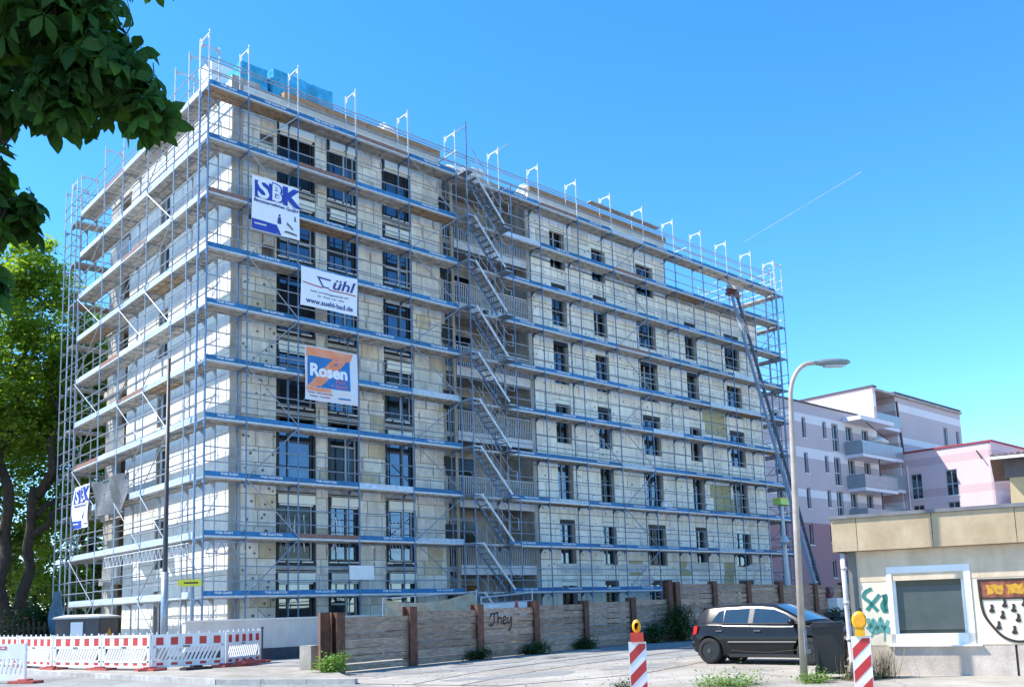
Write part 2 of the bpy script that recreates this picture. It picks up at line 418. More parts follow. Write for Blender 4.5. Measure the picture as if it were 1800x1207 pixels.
def facade(name, mat, o, u, n, L, z0, z1, holes, depth, parent):
    """wall face starting at o, along unit u, outward normal n, with real openings and reveals"""
    o, u, n = V(o), V(u), V(n)
    us = sorted({0, L} | {h[i] for h in holes for i in (0, 1)}); zs = sorted({z0, z1} | {h[i] for h in holes for i in (2, 3)})
    us = [x for x in us if 0 <= x <= L]; zs = [x for x in zs if z0 <= x <= z1]
    mb = MB()
    P = lambda a, z, d=0: o + u * a - n * d + V((0, 0, z))
    for i in range(len(us) - 1):
        for j in range(len(zs) - 1):
            cu, cz = (us[i] + us[i + 1]) / 2, (zs[j] + zs[j + 1]) / 2
            if any(h[0] < cu < h[1] and h[2] < cz < h[3] for h in holes): continue
            mb.add([P(us[i], zs[j]), P(us[i + 1], zs[j]), P(us[i + 1], zs[j + 1]), P(us[i], zs[j + 1])], [(0, 1, 2, 3)])
    for h in holes:
        a, b, c, e = h[0], h[1], max(h[2], z0), min(h[3], z1)
        for (p, q) in (((a, c), (b, c)), ((b, c), (b, e)), ((b, e), (a, e)), ((a, e), (a, c))):
            mb.add([P(*p), P(*q), P(*q, depth), P(*p, depth)], [(0, 1, 2, 3)])
    return mk(name, mb, mat, parent)

def tile(u0, u1, z0, z1, holes, bw, bh, gap, bond=0.5, jit=0.0):
    """rectangles (u0,u1,z0,z1) of blocks in bond, cut round the openings"""
    out = []; r = 0; z = z0
    while z < z1 - 0.03:
        zt = min(z + bh, z1)
        x = u0 - (bw * bond if r % 2 else 0)
        while x < u1 - 0.02:
            w = bw * (1 + random.uniform(-jit, jit))
            rects = [(max(x, u0), min(x + w, u1), z, zt)]
            for h in holes:
                nr = []
                for (a, b, c, d) in rects:
                    if h[1] <= a or h[0] >= b or h[3] <= c or h[2] >= d: nr.append((a, b, c, d)); continue
                    if h[0] > a: nr.append((a, h[0], c, d))
                    if h[1] < b: nr.append((h[1], b, c, d))
                    aa, bb = max(a, h[0]), min(b, h[1])
                    if h[2] > c: nr.append((aa, bb, c, h[2]))
                    if h[3] < d: nr.append((aa, bb, h[3], d))
                rects = nr
            for (a, b, c, d) in rects:
                if b - a > 0.06 and d - c > 0.06: out.append((a + gap / 2, b - gap / 2, c + gap / 2, d - gap / 2))
            x += w
        z = zt; r += 1
    return out
# ================================================================ the setting: ground, yard, pavement, kerb
def sheet(name, pts, z, mat, th=None):
    mb = MB()
    if th: mb.prism([(x, y, z - th) for x, y in pts], (0, 0, th))
    else: mb.add([(x, y, z) for x, y in pts], [tuple(range(len(pts)))])
    return tag(mk(name, mb, mat), kind='structure')
g = MB(); R0 = 2500; K = 64
g.v = [(0, 0, 0)] + [(R0 * math.cos(2 * math.pi * i / K), R0 * math.sin(2 * math.pi * i / K), 0) for i in range(K)]
g.f = [(0, i + 1, (i + 1) % K + 1) for i in range(K)]; g.m = [0] * K
tag(mk('ground', g, 'ground_mat'), kind='structure')
sheet('yard_asphalt', [(-0.6, -9.5), (0.3, -8.55), (16, -5.15), (40, -5.1), (40, -12.5), (24, -13.2), (14, -12.6), (7.5, -12.9), (3.0, -12.2), (-0.2, -10.8)], 0.005, 'asphalt')
sheet('road', [(-200, 80), (-5.1, 80), (-4.68, 0), (-3.6, -9), (-1.9, -12.2), (-0.5, -26), (-1, -80), (-200, -80)], 0.004, 'asphalt')
pv = [(-4.95, 40), (-4.53, 0), (-3.45, -9), (-1.75, -12.05), (-0.7, -9.6), (0.1, -8.5), (3.2, -1.9), (6.2, -1.45), (6.2, -1.25), (-0.2, -1.25), (-0.2, 40)]
sheet('pavement', pv, 0.09, 'sand', 0.12)
sheet('path', [(0.4, -6.6), (2.2, -2.5), (6.0, -1.6), (6.1, -1.3), (1.1, -1.3), (-0.4, -3.6)], 0.096, 'asphalt')
sheet('worn_patch', [(-2.2, -10.9), (0.2, -10.6), (2.6, -11.9), (6.6, -12.6), (7.5, -14.6), (3.0, -16), (-0.6, -15.5)], 0.010, 'sand')
kerb = tag(link('kerb', None), kind='structure')
kp = [V((-4.9, 30, 0)), V((-4.6, 0, 0)), V((-3.52, -9, 0)), V((-1.8, -12.1, 0))]
for a, b in zip(kp, kp[1:]):
    t = (b - a); n = max(1, int(t.length / 1.0)); ang = math.atan2(t.y, t.x)
    for i in range(n):
        c = a + t * ((i + .5) / n)
        link('kerb_stone', unit('kerb_stone'), kerb, (c.x, c.y, 0.055 + random.uniform(-.006, .006)), ang, (t.length / n - 0.012, 0.14, 0.13))
# iron covers let into the asphalt
for (x, y, l) in ((3.6, -8.9, 'small square iron cover in the asphalt before the fence'), (6.9, -9.3, 'oblong iron cover in the asphalt farther right')):
    mb = MB().box(-.32, .32, -.22, .22, 0, 0.012)
    for i in range(5): mb.box(-.26, .26, -.17 + i * .08, -.14 + i * .08, 0.012, 0.016)
    tag(mk('drain_cover', mb, 'concrete_dark', None, (x, y, 0.006), 0.2), l, 'drain cover', 'iron covers in the yard')

# ================================================================ the building under work
PITCH = 2.88
XW, YW = 1.33, 1.0
B = thing('apartment_building', 'seven storey apartment block in bare masonry and insulation boards behind scaffold', 'building', (0, 0, 0))
NX, NY = V((-1, 0, 0)), V((0, -1, 0))
UX, UY = V((1, 0, 0)), V((0, 1, 0))
def rnd_boards(rects, put, cap, name, matf):
    rects = sorted(rects, key=lambda r: -(r[1] - r[0]) * (r[3] - r[2]))
    for r in rects[:cap]: put(name, r, matf(r))
    return rects[cap:]
TL = [20.35 - PITCH * k for k in range(7)]
TR = [19.98 - PITCH * k for k in range(7)]
ZR, ZT = 21.05, 18.25
# --- openings (X0,X1,Z0,Z1) on the long front
WL = [(3.3, 4.72), (5.46, 6.66), (8.08, 9.32)]
holesL, winL = [], []
for k, T in enumerate(TL):
    for i, (a, b) in enumerate(WL):
        z0 = max(T - 2.45, 0.35)
        holesL.append((a - 0.14, b + 0.08, z0 - 0.38 if T > 4 else z0, T)); winL.append((a, b, z0, T, k, i))
niches = [(1.95, 2.35, 18.55, 18.95), (2.0, 2.4, 16.1, 16.5), (2.45, 3.0, 19.25, 19.62), (2.55, 3.05, 14.75, 15.25)]
WRC = [(17.7, 18.7), (20.65, 21.62), (24.1, 25.5), (28.06, 29.02), (31.8, 33.27)]
holesR = []
for k, T in enumerate(TR):
    for i, (a, b) in enumerate(WRC):
        if k == 0 and i > 2: continue
        holesR.append((a, b, max(T - 2.1, 0.35), T, k, i))
LX0, LX1 = 10.95, 16.3
sh = lambda hs, x: [(h[0] - x, h[1] - x, h[2], h[3]) for h in hs]
facade('wall', 'mortar', (XW, YW + .05, 0), UX, NY, LX0 - XW, 0, ZR, sh(holesL + niches, XW), 0.3, B)
facade('wall', 'joint', (LX1, YW + .05, 0), UX, NY, 35.3 - LX1, 0, ZT, sh(holesR, LX1), 0.32, B)
facade('upper_wall', 'joint', (LX1, YW + .05, 0), UX, NY, 26.6 - LX1, ZT, ZR, sh([h for h in holesR if h[3] > ZT], LX1), 0.32, B)
for nz in niches: mk('niche_back', MB().box(nz[0], nz[1], YW + .3, YW + .33, nz[2], nz[3]), 'concrete_dark', B)
# --- gable (left end)
GW = []
for k in range(7):
    T = TL[k] - 0.45
    GW.append((6.75, 7.75, max(T - 2.0, .3), T, k))
facade('gable_wall', 'joint', (XW + .05, 11.2, 0), -UY, NX, 11.2 - YW, 0, ZR, [(11.2 - h[1], 11.2 - h[0], h[2], h[3]) for h in GW], 0.3, B)
# --- remaining body
mb = MB()
mb.box(XW + .3, 35.25, 13.6, 14.0, 0, ZT); mb.box(35.0, 35.3, YW + .06, 14.0, 0, ZT)
mb.box(26.35, 26.6, YW + .06, 13.6, ZT, ZR); mb.box(4.3, 26.4, 13.4, 13.62, ZT, ZR)
mb.box(XW + .05, 4.3, 11.2, 11.4, 0, ZR); mb.box(4.1, 4.3, 11.4, 13.9, 0, ZR)
mk('back_wall', mb, 'concrete', B)
mk('roof_slab', MB().box(XW, 26.62, YW + .02, 13.9, ZR - 0.25, ZR), 'concrete', B)
mk('terrace_slab', MB().box(26.62, 35.3, YW + .02, 13.9, ZT - 0.25, ZT), 'concrete', B)
# parapet: white membrane strip, timber edge boards
for (x0, x1, zt) in ((XW - .02, LX0, ZR), (LX1, 26.65, ZR)):
    mk('parapet', MB().box(x0, x1, YW - .02, YW + .25, zt - .12, zt + .24), 'board_white', B)
    n = int((x1 - x0) / 2.4)
    for i in range(n):
        a = x0 + 2.3 * (x0 < 2) * .9; w = (x1 - a) / n
        mk('edge_board', MB().box(a + w * i + .01, a + w * (i + 1) - .01, YW - .14, YW + .3, zt + .242, zt + .54), 'timber', B)
mk('parapet', MB().box(26.65, 35.35, YW - .04, YW + .22, ZT - .02, ZT + .22), 'block_tan', B)
mk('parapet', MB().box(XW - .03, XW + .25, YW - .02, 11.3, ZR - .12, ZR + .34), 'board_white', B)
mk('corner_pier', MB().box(XW - .005, XW + .42, YW - .03, YW + .04, 0.1, ZR + .44), 'concrete', B)
mk('roof_upstand', MB().box(XW - .02, XW + 1.1, YW - .025, YW + .3, ZR + .242, ZR + .5), 'concrete', B)
# --- masonry blocks, left part of the front
def putF(name, r, mat, dy=0.05):
    d = dy + random.uniform(-.006, .008)
    return link(name, unit(mat), B, ((r[0] + r[1]) / 2, YW + .05 - d / 2, (r[2] + r[3]) / 2), None, (r[1] - r[0], d, r[3] - r[2]))
def stuffF(name, rects, mat, f):
    if not rects: return
    mb = MB()
    for r in rects: mb.box(*f(r))
    tag(mk(name, mb, mat, B), kind='stuff')
rl = tile(XW + .43, LX0, 0.1, ZR - .12, holesL + niches, 0.82, PITCH / 5, 0.026, 0.37, 0.18)
mfL = lambda r: 'block_tan' if (random.random() < .10 or (7 < r[0] < 8.1 and 6.8 < r[2] < 9 and random.random() < .7)) else 'block'
rest = rnd_boards(rl, putF, 300, 'masonry_block', mfL)
stuffF('small_masonry_blocks', rest, 'block', lambda r: (r[0], r[1], YW + .002, YW + .049, r[2], r[3]))
# --- insulation boards, right part of the front (olive where the render coat is missing)
rr = tile(LX1, 35.3, 0.1, ZT - .1, holesR, 1.02, PITCH / 4, 0.036, 0.45, 0.12) + tile(LX1, 26.6, ZT - .08, ZR - .12, holesR, 1.02, PITCH / 4, 0.036, 0.45, 0.12)
OLV = [(29.3, 31.5, 11.2, 12.6), (29.5, 31.4, 6.6, 8.0), (30.6, 31.9, 2.6, 3.8), (26.1, 27.1, 2.7, 3.7), (22.2, 23.6, 2.8, 3.5)]
def mfR(r):
    cx, cz = (r[0] + r[1]) / 2, (r[2] + r[3]) / 2
    if any(a < cx < b and c < cz < d for a, b, c, d in OLV): return 'board_olive'
    return 'board' if cz < ZT or random.random() < .6 else 'block'
rest = rnd_boards(rr, putF, 300, 'insulation_board', mfR)
stuffF('small_insulation_boards', rest, 'board', lambda r: (r[0], r[1], YW + .002, YW + .049, r[2], r[3]))
# --- gable boards
def putG(name, r, mat):
    d = 0.05 + random.uniform(-.006, .008)
    return link(name, unit(mat), B, (XW + .05 - d / 2, (r[0] + r[1]) / 2, (r[2] + r[3]) / 2), None, (d, r[1] - r[0], r[3] - r[2]))
rg = tile(YW + .04, 11.2, 0.1, ZR - .12, [h[:4] for h in GW], 1.25, PITCH / 4, 0.02, 0.45, 0.1)
rest = rnd_boards(rg, putG, 300, 'gable_board', lambda r: 'board_white')
stuffF('small_gable_boards', rest, 'board_white', lambda r: (XW + .002, XW + .049, r[0], r[1], r[2], r[3]))
# --- dowel heads and rough mortar dabs on the boards
mb = MB()
def disc(mb, c, r, ny=True, n=7):
    vs = [(c[0] + (r * math.cos(2 * math.pi * i / n) if ny else 0), c[1] + (0 if ny else r * math.cos(2 * math.pi * i / n)), c[2] + r * math.sin(2 * math.pi * i / n)) for i in range(n)]
    mb.add(vs, [tuple(range(n))])
for (a, b, c, d) in rr:
    if b - a < .45 or d - c < .45: continue
    for (fx, fz) in ((.22, .3), (.75, .68), (.5, .5)):
        if random.random() < .5: disc(mb, (a + (b - a) * (fx + random.uniform(-.1, .1)), YW - .012, c + (d - c) * (fz + random.uniform(-.12, .12))), random.uniform(.028, .05))
for (a, b, c, d) in rl:
    if a < 3.2 and d - c > .3 and c < 15:
        for t in range(2):
            if random.random() < .7: disc(mb, (a + (b - a) * random.uniform(.15, .85), YW - .012, c + (d - c) * random.uniform(.2, .8)), random.uniform(.04, .065))
tag(mk('dowel_heads', mb, 'dowel_mat', B), kind='stuff')
# smeared mortar joints on the blocks
mb = MB()
for (a, b, c, d) in rl:
    if random.random() < .3 and d - c > .4 and b > 3.2:
        w = random.uniform(.02, .05); x = b - .02
        mb.box(x - w, x + w * .8, YW - .018, YW - .006, c + random.uniform(0, .15), d - random.uniform(0, .2))
tag(mk('mortar_smears', mb, 'mortar', B), kind='stuff')

# --- grey skim coat left in irregular patches low on the insulated front
for (x, z, w_, h_) in ((17.2, 3.0, 3.2, .55), (21.5, 3.1, 2.4, .5), (26.9, 3.15, 2.6, .6), (23.2, 2.45, 1.3, .5), (32.4, 3.2, 2.2, .5), (18.9, 9.0, 1.5, .3), (29.4, 14.3, 1.6, .4), (22.0, 17.4, 1.4, .35)):
    n = 18; pts = []
    for i in range(n):
        a = 2 * math.pi * i / n; k_ = random.uniform(.75, 1.1); cx_, cz_ = math.cos(a), math.sin(a)
        sq = 1 / max(abs(cx_), abs(cz_)); pts.append((x + w_ / 2 + w_ / 2 * cx_ * (sq * .5 + .5) * k_, YW - .016, z + h_ / 2 + h_ / 2 * cz_ * (sq * .5 + .5) * k_))
    if any(h[0] < p[0] < h[1] and h[2] < p[2] < h[3] for p in pts for h in holesR): pts = [p for p in pts if not any(h[0] - .02 < p[0] < h[1] + .02 and h[2] - .02 < p[2] < h[3] + .02 for h in holesR)]
    if len(pts) > 5: mk('skim_coat', MB().prism(pts, (0, -.004, 0)), 'skim', B)
# --- windows
def window(x0, x1, z0, z1, y, mull, trans, fm, gm, parent=None, fw=0.06):
    mb = MB(); h = .05
    mb.box(x0, x1, y - h, y + h, z0, z0 + fw); mb.box(x0, x1, y - h, y + h, z1 - fw, z1)
    mb.box(x0, x0 + fw, y - h, y + h, z0 + fw, z1 - fw); mb.box(x1 - fw, x1, y - h, y + h, z0 + fw, z1 - fw)
    for m in mull:
        xm = x0 + (x1 - x0) * m; mb.box(xm - fw * .6, xm + fw * .6, y - h * .8, y + h * .8, z0 + fw, z1 - fw)
    for t in trans:
        zm = z0 + (z1 - z0) * t; mb.box(x0 + fw, x1 - fw, y - h * .7, y + h * .7, zm - fw * .55, zm + fw * .55)
    w = mk('window', mb, fm, B if parent is None else parent)
    mk('pane', MB().box(x0 + fw * .5, x1 - fw * .5, y + .005, y + .02, z0 + fw * .5, z1 - fw * .5), gm, w)
    return w
def lining(x0, x1, z0, z1, y0, y1):
    pass
for (a, b, z0, T, k, i) in winL:
    hz = .36
    mull = [.3] if i == 0 else [.62]
    trans = [.74] if k in (2, 3, 4) else [.33]
    if T < 4: trans = [.3, .6]
    gm = 'glass' if (k + i) % 5 else 'glass_dark'
    w = window(a, b - .02, z0 + .02, T - hz, YW + .2, mull, trans, 'frame_grey' if (k + i) % 2 else 'frame_dark', gm)
    # black sealing strips either side of the frame, roller shutter box on top
    mk('jamb_strip', MB().box(a - .138, a - .005, YW + .03, YW + .22, z0, T), 'black_seal', w)
    mk('jamb_strip', MB().box(b - .015, b + .078, YW + .05, YW + .22, z0, T), 'black_seal', w)
    if not (k == 2 and i == 0) and not (k == 4 and i == 0) and not (k == 4 and i == 1):
        mb = MB().box(a + (.02 if i else -.05), b + .05, YW - .015, YW + .16, T - hz, T - .03)
        bx = mk('shutter_box', mb, 'shutter', w)
        mk('shutter_rail', MB().box(a, b, YW + .06, YW + .1, T - hz - .07, T - hz - .012), 'frame_white', bx)
    if T > 4:
        zb = z0
        mk('sill_strip', MB().box(a - .138, b + .078, YW + .012, YW + .2, zb - .19, zb - .004), 'black_seal', w)
        mb = MB(); x = a - .1
        while x < b - .1:
            l = random.uniform(.25, .6); mb.box(x, min(x + l, b), YW - .01, YW + .01, zb - .06 - random.uniform(0, .03), zb - .03); x += l + random.uniform(.02, .12)
        mk('sill_foam', mb, 'frame_white', w)
        mk('slab_edge', MB().box(a - .138, b + .078, YW + .02, YW + .2, zb - .34, zb - .192), 'concrete', w)
        mk('seal_strip', MB().box(a - .138, b + .078, YW + .03, YW + .2, zb - .38, zb - .342), 'black_seal', w)
    if k == 5:   # wavy white strokes painting reflections of the houses opposite on the lower panes
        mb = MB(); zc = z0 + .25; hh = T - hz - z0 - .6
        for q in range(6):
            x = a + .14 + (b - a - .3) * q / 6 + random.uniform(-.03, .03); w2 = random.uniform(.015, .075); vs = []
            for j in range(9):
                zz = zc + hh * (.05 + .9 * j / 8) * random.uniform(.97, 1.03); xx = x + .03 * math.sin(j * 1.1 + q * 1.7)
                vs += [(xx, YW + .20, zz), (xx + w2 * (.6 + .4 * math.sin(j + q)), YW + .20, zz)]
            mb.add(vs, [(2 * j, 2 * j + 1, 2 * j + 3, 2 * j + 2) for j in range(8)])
        mk('curtain_and_reflection', mb, 'curtain_and_reflection', w)
for (a, b, z0, T, k, i) in holesR:
    z0 = max(z0, .36)
    w = window(a + .01, b - .01, z0 + .01, T - .01, YW + .22, [.42] if i in (0, 1, 3) else [.36, .72], [.62] if k in (1, 2, 4) else [], 'frame_grey' if (k * 3 + i) % 4 == 0 else 'frame_dark', 'glass' if (k + 2 * i) % 3 else 'glass_dark')
    mk('lintel_strip', MB().box(a + .012, b - .012, YW + .02, YW + .18, T - .20, T - .011), 'black_seal' if (k + i) % 3 else 'shutter', w)
    mk('jamb_strip', MB().box(b - .15, b - .012, YW + .06, YW + .2, z0 + .012, T - .202), 'concrete_dark', w)
    if k == 0 and i > 0: mk('shutter_box', MB().box(a - .12, b + .1, YW - .02, YW + .16, T - .40, T - .02), 'shutter', w)
    mk('sill', MB().box(a - .04, b + .04, YW - .03, YW + .12, z0 - .045, z0 - .003), 'board_white', w)
for (y0, y1, z0, T, k) in GW:
    wmb = MB(); x = XW + .2
    wmb.box(x, x + .08, y0, y1, z0, z0 + .07); wmb.box(x, x + .08, y0, y1, T - .07, T); wmb.box(x, x + .08, y0, y0 + .07, z0 + .07, T - .07); wmb.box(x, x + .08, y1 - .07, y1, z0 + .07, T - .07); wmb.box(x, x + .08, y0 + .45, y0 + .52, z0 + .07, T - .07)
    w = mk('window', wmb, 'frame_white', B)
    mk('pane', MB().box(x + .03, x + .04, y0 + .03, y1 - .03, z0 + .03, T - .03), 'glass', w)
    if k < 4: mk('film', MB().box(x - .01, x - .002, y0 + .02, y0 + .5, z0 + .02, T - .1), 'film_blue', w)

# --- loggias in the middle of the front
lb = MB(); lb.box(LX0 + .2, LX1 - .2, 3.0, 3.25, 0, ZR)
mk('loggia_back', lb, 'concrete', B)
mk('loggia_side', MB().box(LX0, LX0 + .2, YW + .06, 3.25, 0, ZR), 'concrete', B)
mk('loggia_side', MB().box(LX1 - .2, LX1, YW + .06, 3.25, 0, ZR), 'concrete', B)
bars = MB()
for q in range(33): bars.box(-.012, .012, -.012, .012, 0, 1)
LF = [0.47 + PITCH * k for k in range(7)]
for k, z in enumerate(LF):
    sl_ = mk('loggia_floor', MB().box(LX0 + .21, LX1 - .21, YW + .12, 2.99, z - .22, z), 'concrete', B)
    mk('edge_band', MB().box(LX0 + .75, LX1 - .25, YW - .03, YW + .11, z - .36, z + .05), 'rail_white', sl_)
    rb = MB(); x = LX0 + .75
    while x < LX1 - .25:
        rb.box(x - .014, x + .014, YW + .02, YW + .05, z + .052, z + .95); x += .105
    rb.box(LX0 + .74, LX1 - .24, YW + .012, YW + .058, z + .952, z + .99)
    mk('railing', rb, 'rail_white', sl_)
    # dark opening at the left jamb, door at the back
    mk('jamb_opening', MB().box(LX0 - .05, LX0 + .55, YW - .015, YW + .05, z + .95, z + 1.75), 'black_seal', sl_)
    w = window(LX0 + 1.0, LX0 + 3.3, z + .05, z + 2.2, 2.95, [.33, .66], [], 'frame_grey', 'glass_dark', sl_)
mk('loggia_post', MB().box(LX0 + .58, LX0 + .72, YW - .01, YW + .12, .2, ZR), 'concrete', B)
mk('loggia_post', MB().box(LX1 - .24, LX1 - .02, YW - .01, YW + .12, .2, ZR), 'concrete', B)

# --- open corner loggias at the far end of the gable
for k, z in enumerate(LF):
    f_ = mk('corner_floor', MB().box(XW - .05, 4.1, 11.41, 14.1, z - .26, z), 'concrete', B)
    if k:
        rb = MB()
        for q in range(24): rb.box(XW + .03, XW + .055, 11.6 + q * .1, 11.625 + q * .1, z + .01, z + .95)
        rb.box(XW + .02, XW + .065, 11.5, 14.0, z + .952, z + .99); mk('railing', rb, 'rail_white', f_)
mk('corner_pier_wall', MB().box(XW + .05, XW + .33, 12.75, 14.0, .1, ZR - .26), 'concrete', B)
# ================================================================ scaffolds
Z1 = 2.22
ROWS = [Z1 + 2 * k for k in range(10)]
SW = 0.73
fr = MB()
for y in (0, SW):
    fr.tube((0, y, 0.02), (0, y, 2.0), 0.028, 7)
    fr.tube((0, y, 1.96), (0, y, 2.06), 0.031, 6)
fr.box(-.022, .022, .02, SW - .02, 1.90, 1.95)
for (a, b) in ((.03, .20), (SW - .03, SW - .20)):
    fr.prism([(-.008, a, 1.90), (-.008, b, 1.90), (-.008, a, 1.72)], (.016, 0, 0))
for y in (0, SW):
    for z in (.5, 1.0): fr.box(-.03, .03, y - .03, y + .03, z - .03, z + .03)
FR_BLUE = fr.mesh('frame', 'galv_blue', False)
FR_GREY = fr.mesh('frame', 'galv', False)
FR_LIGHT = fr.mesh('frame', 'galv_light', False)
jack = MB(); 
for y in (0, SW): jack.tube((0, y, -.22), (0, y, .02), .018, 6); jack.box(-.07, .07, y - .07, y + .07, -.22, -.21)
JACK = jack.mesh('base_jack', 'galv')
LET = text_mesh('Welk GmbH Köln', 0.115, 'letter_white', bold=0.004)
LET2 = text_mesh('Welk GmbH', 0.12, 'letter_white', bold=0.004)
_cache = {}
def rail_m(L, mat='galv'):
    k = ('r', round(L, 2), mat)
    if k not in _cache: _cache[k] = MB().tube((0.02, -.03, 0), (L - .02, -.03, 0), .0225, 6).mesh('guard_rail', mat)
    return _cache[k]
def toe_m(L, mat):
    k = ('t', round(L, 2), mat)
    if k not in _cache: _cache[k] = MB().box(.03, L - .03, -.0, .03, .014, .18).mesh('toe_board', mat)
    return _cache[k]
def deck_m(L, mat):
    k = ('d', round(L, 2), mat)
    if k not in _cache:
        mb = MB()
        for (a, b) in ((.035, .36), (.37, .695)):
            mb.box(.02, L - .02, a, b, -.045, 0)
            mb.box(.02, L - .02, a, a + .03, -.085, -.045); mb.box(.02, L - .02, b - .03, b, -.085, -.045)
            x = .3
            while x < L - .2: mb.box(x, x + .04, a + .03, b - .03, -.08, -.046); x += .6
        mb.k = 1; mb.box(.02, L - .02, -.012, .033, -.05, .012)
        _cache[k] = mb.mesh('deck', [mat, 'galv_light'])
    return _cache[k]
def brace_m(L, h):
    k = ('b', round(L, 2), h)
    if k not in _cache:
        mb = MB(); mb.tube((0.02, -.06, .05), (L - .02, -.06, h - .05), .021, 6)
        _cache[k] = mb.mesh('diagonal_brace', 'galv')
    return _cache[k]

def scaffold(name, label, loc, rot, S, rows, braces, skip_toe=(), skip_deck=(), toe='toe_blue', letters=True, low=True, skip_rails=(), post='blue', inner=False):
    t = thing(name, label, 'scaffold', loc, rot)
    lifts = ([rows[0] - 2.0] if low else []) + list(rows)
    for li, z in enumerate(lifts):
        top = z > 20
        for s in S:
            me = FR_LIGHT if top else (FR_BLUE if post == 'blue' else FR_GREY)  # roof-level frames take a lighter copy, sunlight put into the steel colour
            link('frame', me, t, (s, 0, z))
            if li == 0 and low: link('base_jack', JACK, t, (s, 0, z))
    for ri, z in enumerate(rows):
        for bi in range(len(S) - 1):
            a, L = S[bi], S[bi + 1] - S[bi]
            if (bi, ri) not in skip_deck and (bi, None) not in skip_deck:
                link('deck', deck_m(L, 'deck_wood' if random.random() < .07 else 'deck_mat'), t, (a, 0, z))
            if (bi, ri) not in skip_toe and (bi, None) not in skip_toe:
                q = random.random()
                tm = toe if q < .86 else ('toe_brown' if q < .92 else 'toe_pale')
                o = link('toe_board', toe_m(L, tm), t, (a, random.uniform(-.008, .004), z + random.uniform(-.006, .006)))
                if letters and tm != 'toe_brown' and random.random() < .9: link('lettering', LET if L > 1.8 else LET2, o, (L * random.uniform(.42, .6), -.004, .11), (0, random.uniform(-.01, .01), 0))
            if (bi, None) not in skip_rails:
                for h in (.5, 1.0): link('guard_rail', rail_m(L, 'galv'), t, (a, 0, z + h + random.uniform(-.012, .012)), (random.uniform(-.02, .02), random.uniform(-.004, .004), 0))
                if inner and bi > 1: link('guard_rail', rail_m(L, 'galv'), t, (a, SW + .06, z + 1.0))
                if z > 20:
                    for h in (.95, 1.4): link('guard_rail', rail_m(L, 'galv'), t, (a, SW + .06, z + h))
    for (bi, r0, r1, sgn) in braces:
        for r in range(r0, r1):
            a, L = S[bi], S[bi + 1] - S[bi]
            z = rows[r] if r >= 0 else rows[0] - 2.0
            up = (r % 2 == 0) == (sgn > 0)
            o = link('diagonal_brace', brace_m(L, 2.0), t, (a if up else a + L, 0, z))
            if not up: o.scale = (-1, 1, 1)
    return t
SX = [0, 1.5, 3.5, 6.05, 8.59, 11.10, 13.6, 16.08, 18.65, 21.13, 23.64, 26.2, 28.68, 31.1, 33.6, 36.04]
sr = scaffold('facade_scaffold', 'long scaffold with blue toe boards along the front of the block', (0, 0, 0), 0, SX, ROWS,
         [(1, -1, 9, 1), (4, -1, 9, -1), (9, -1, 9, 1), (8, 3, 4, 1)], skip_toe={(5, None)})
SL = [16.3 - y for y in (16.3, 15.4, 14.0, 10.75, 8.45, 5.65, 3.04, 1.75, 0.80)]
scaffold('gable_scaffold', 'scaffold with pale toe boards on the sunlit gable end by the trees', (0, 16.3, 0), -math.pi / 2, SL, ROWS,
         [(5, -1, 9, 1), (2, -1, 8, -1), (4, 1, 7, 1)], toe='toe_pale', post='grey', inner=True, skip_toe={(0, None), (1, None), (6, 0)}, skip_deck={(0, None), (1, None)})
scaffold('end_scaffold', 'narrow scaffold at the far right end beside the roof terrace', (37.05, 0.1, 0), math.pi / 2, [0, 0.75, 3.2, 5.7, 8.2, 10.7], ROWS,
         [(1, -1, 9, 1)], letters=False, skip_toe={(0, None)}, post='blue')
scaffold('rear_scaffold', 'scaffold along the rear wall, glimpsed past the corner loggias', (16.0, 15.35, 0), math.pi, [6, 8.5, 11, 13.5, 16], ROWS,
         [(3, 0, 8, 1)], letters=False, skip_toe={(i, None) for i in range(4)}, post='grey')
# wall ties and the lattice girder across the foot of the gable
gd = MB()
for z in (3.62, 4.02): gd.tube((-.12, .9, z), (-.12, 9.2, z), .024, 6); 
y = .9
while y < 9.1:
    gd.tube((-.12, y, 3.62), (-.12, y + .2, 4.02), .016, 5); gd.tube((-.12, y + .2, 4.02), (-.12, y + .4, 3.62), .016, 5); y += .4
tag(mk('lattice_girder', gd, 'galv_light'), 'lattice girder spanning the foot of the gable scaffold', 'girder')
gd = MB()
for z in (3.62, 4.02): gd.tube((0.05, -.1, z), (1.5, -.1, z), .024, 6)
x = .05
while x < 1.4: gd.tube((x, -.1, 3.62), (x + .18, -.1, 4.02), .016, 5); gd.tube((x + .18, -.1, 4.02), (x + .36, -.1, 3.62), .016, 5); x += .36
tag(mk('lattice_girder', gd, 'galv'), 'short lattice girder in the corner bay of the front scaffold', 'girder')
# ---- stair tower in front of the loggias
st = thing('stair_tower', 'scaffold stair tower with parallel aluminium flights before the loggias', 'stair tower', (11.1, -0.75, 0))
pt = MB().tube((0, 0, 0.02), (0, 0, 2.0), .0245, 7); pt.box(-.03, .03, -.03, .03, .97, 1.03); PT = pt.mesh('post', 'galv_blue')
fl = MB()
def flight():
    mb = MB(); a, b = V((.42, 0, 2.0)), V((2.12, 0, .08))
    mb.bar(a + V((0, .06, 0)), b + V((0, .06, 0)), .03, .10)
    mb.k = 1; mb.bar(a + V((0, .66, 0)), b + V((0, .66, 0)), .03, .10)
    return mb
FLT = flight().mesh('stair_flight', ['galv_light', 'galv_blue'])
stp = MB()
for i in range(1, 9):
    t_ = i / 9; stp.box(.42 + 1.7 * t_ - .08, .42 + 1.7 * t_ + .08, .10, .64, 2.0 - 1.92 * t_ - .012, 2.0 - 1.92 * t_ + .006)
STP = stp.mesh('steps', 'galv')
hr = MB()
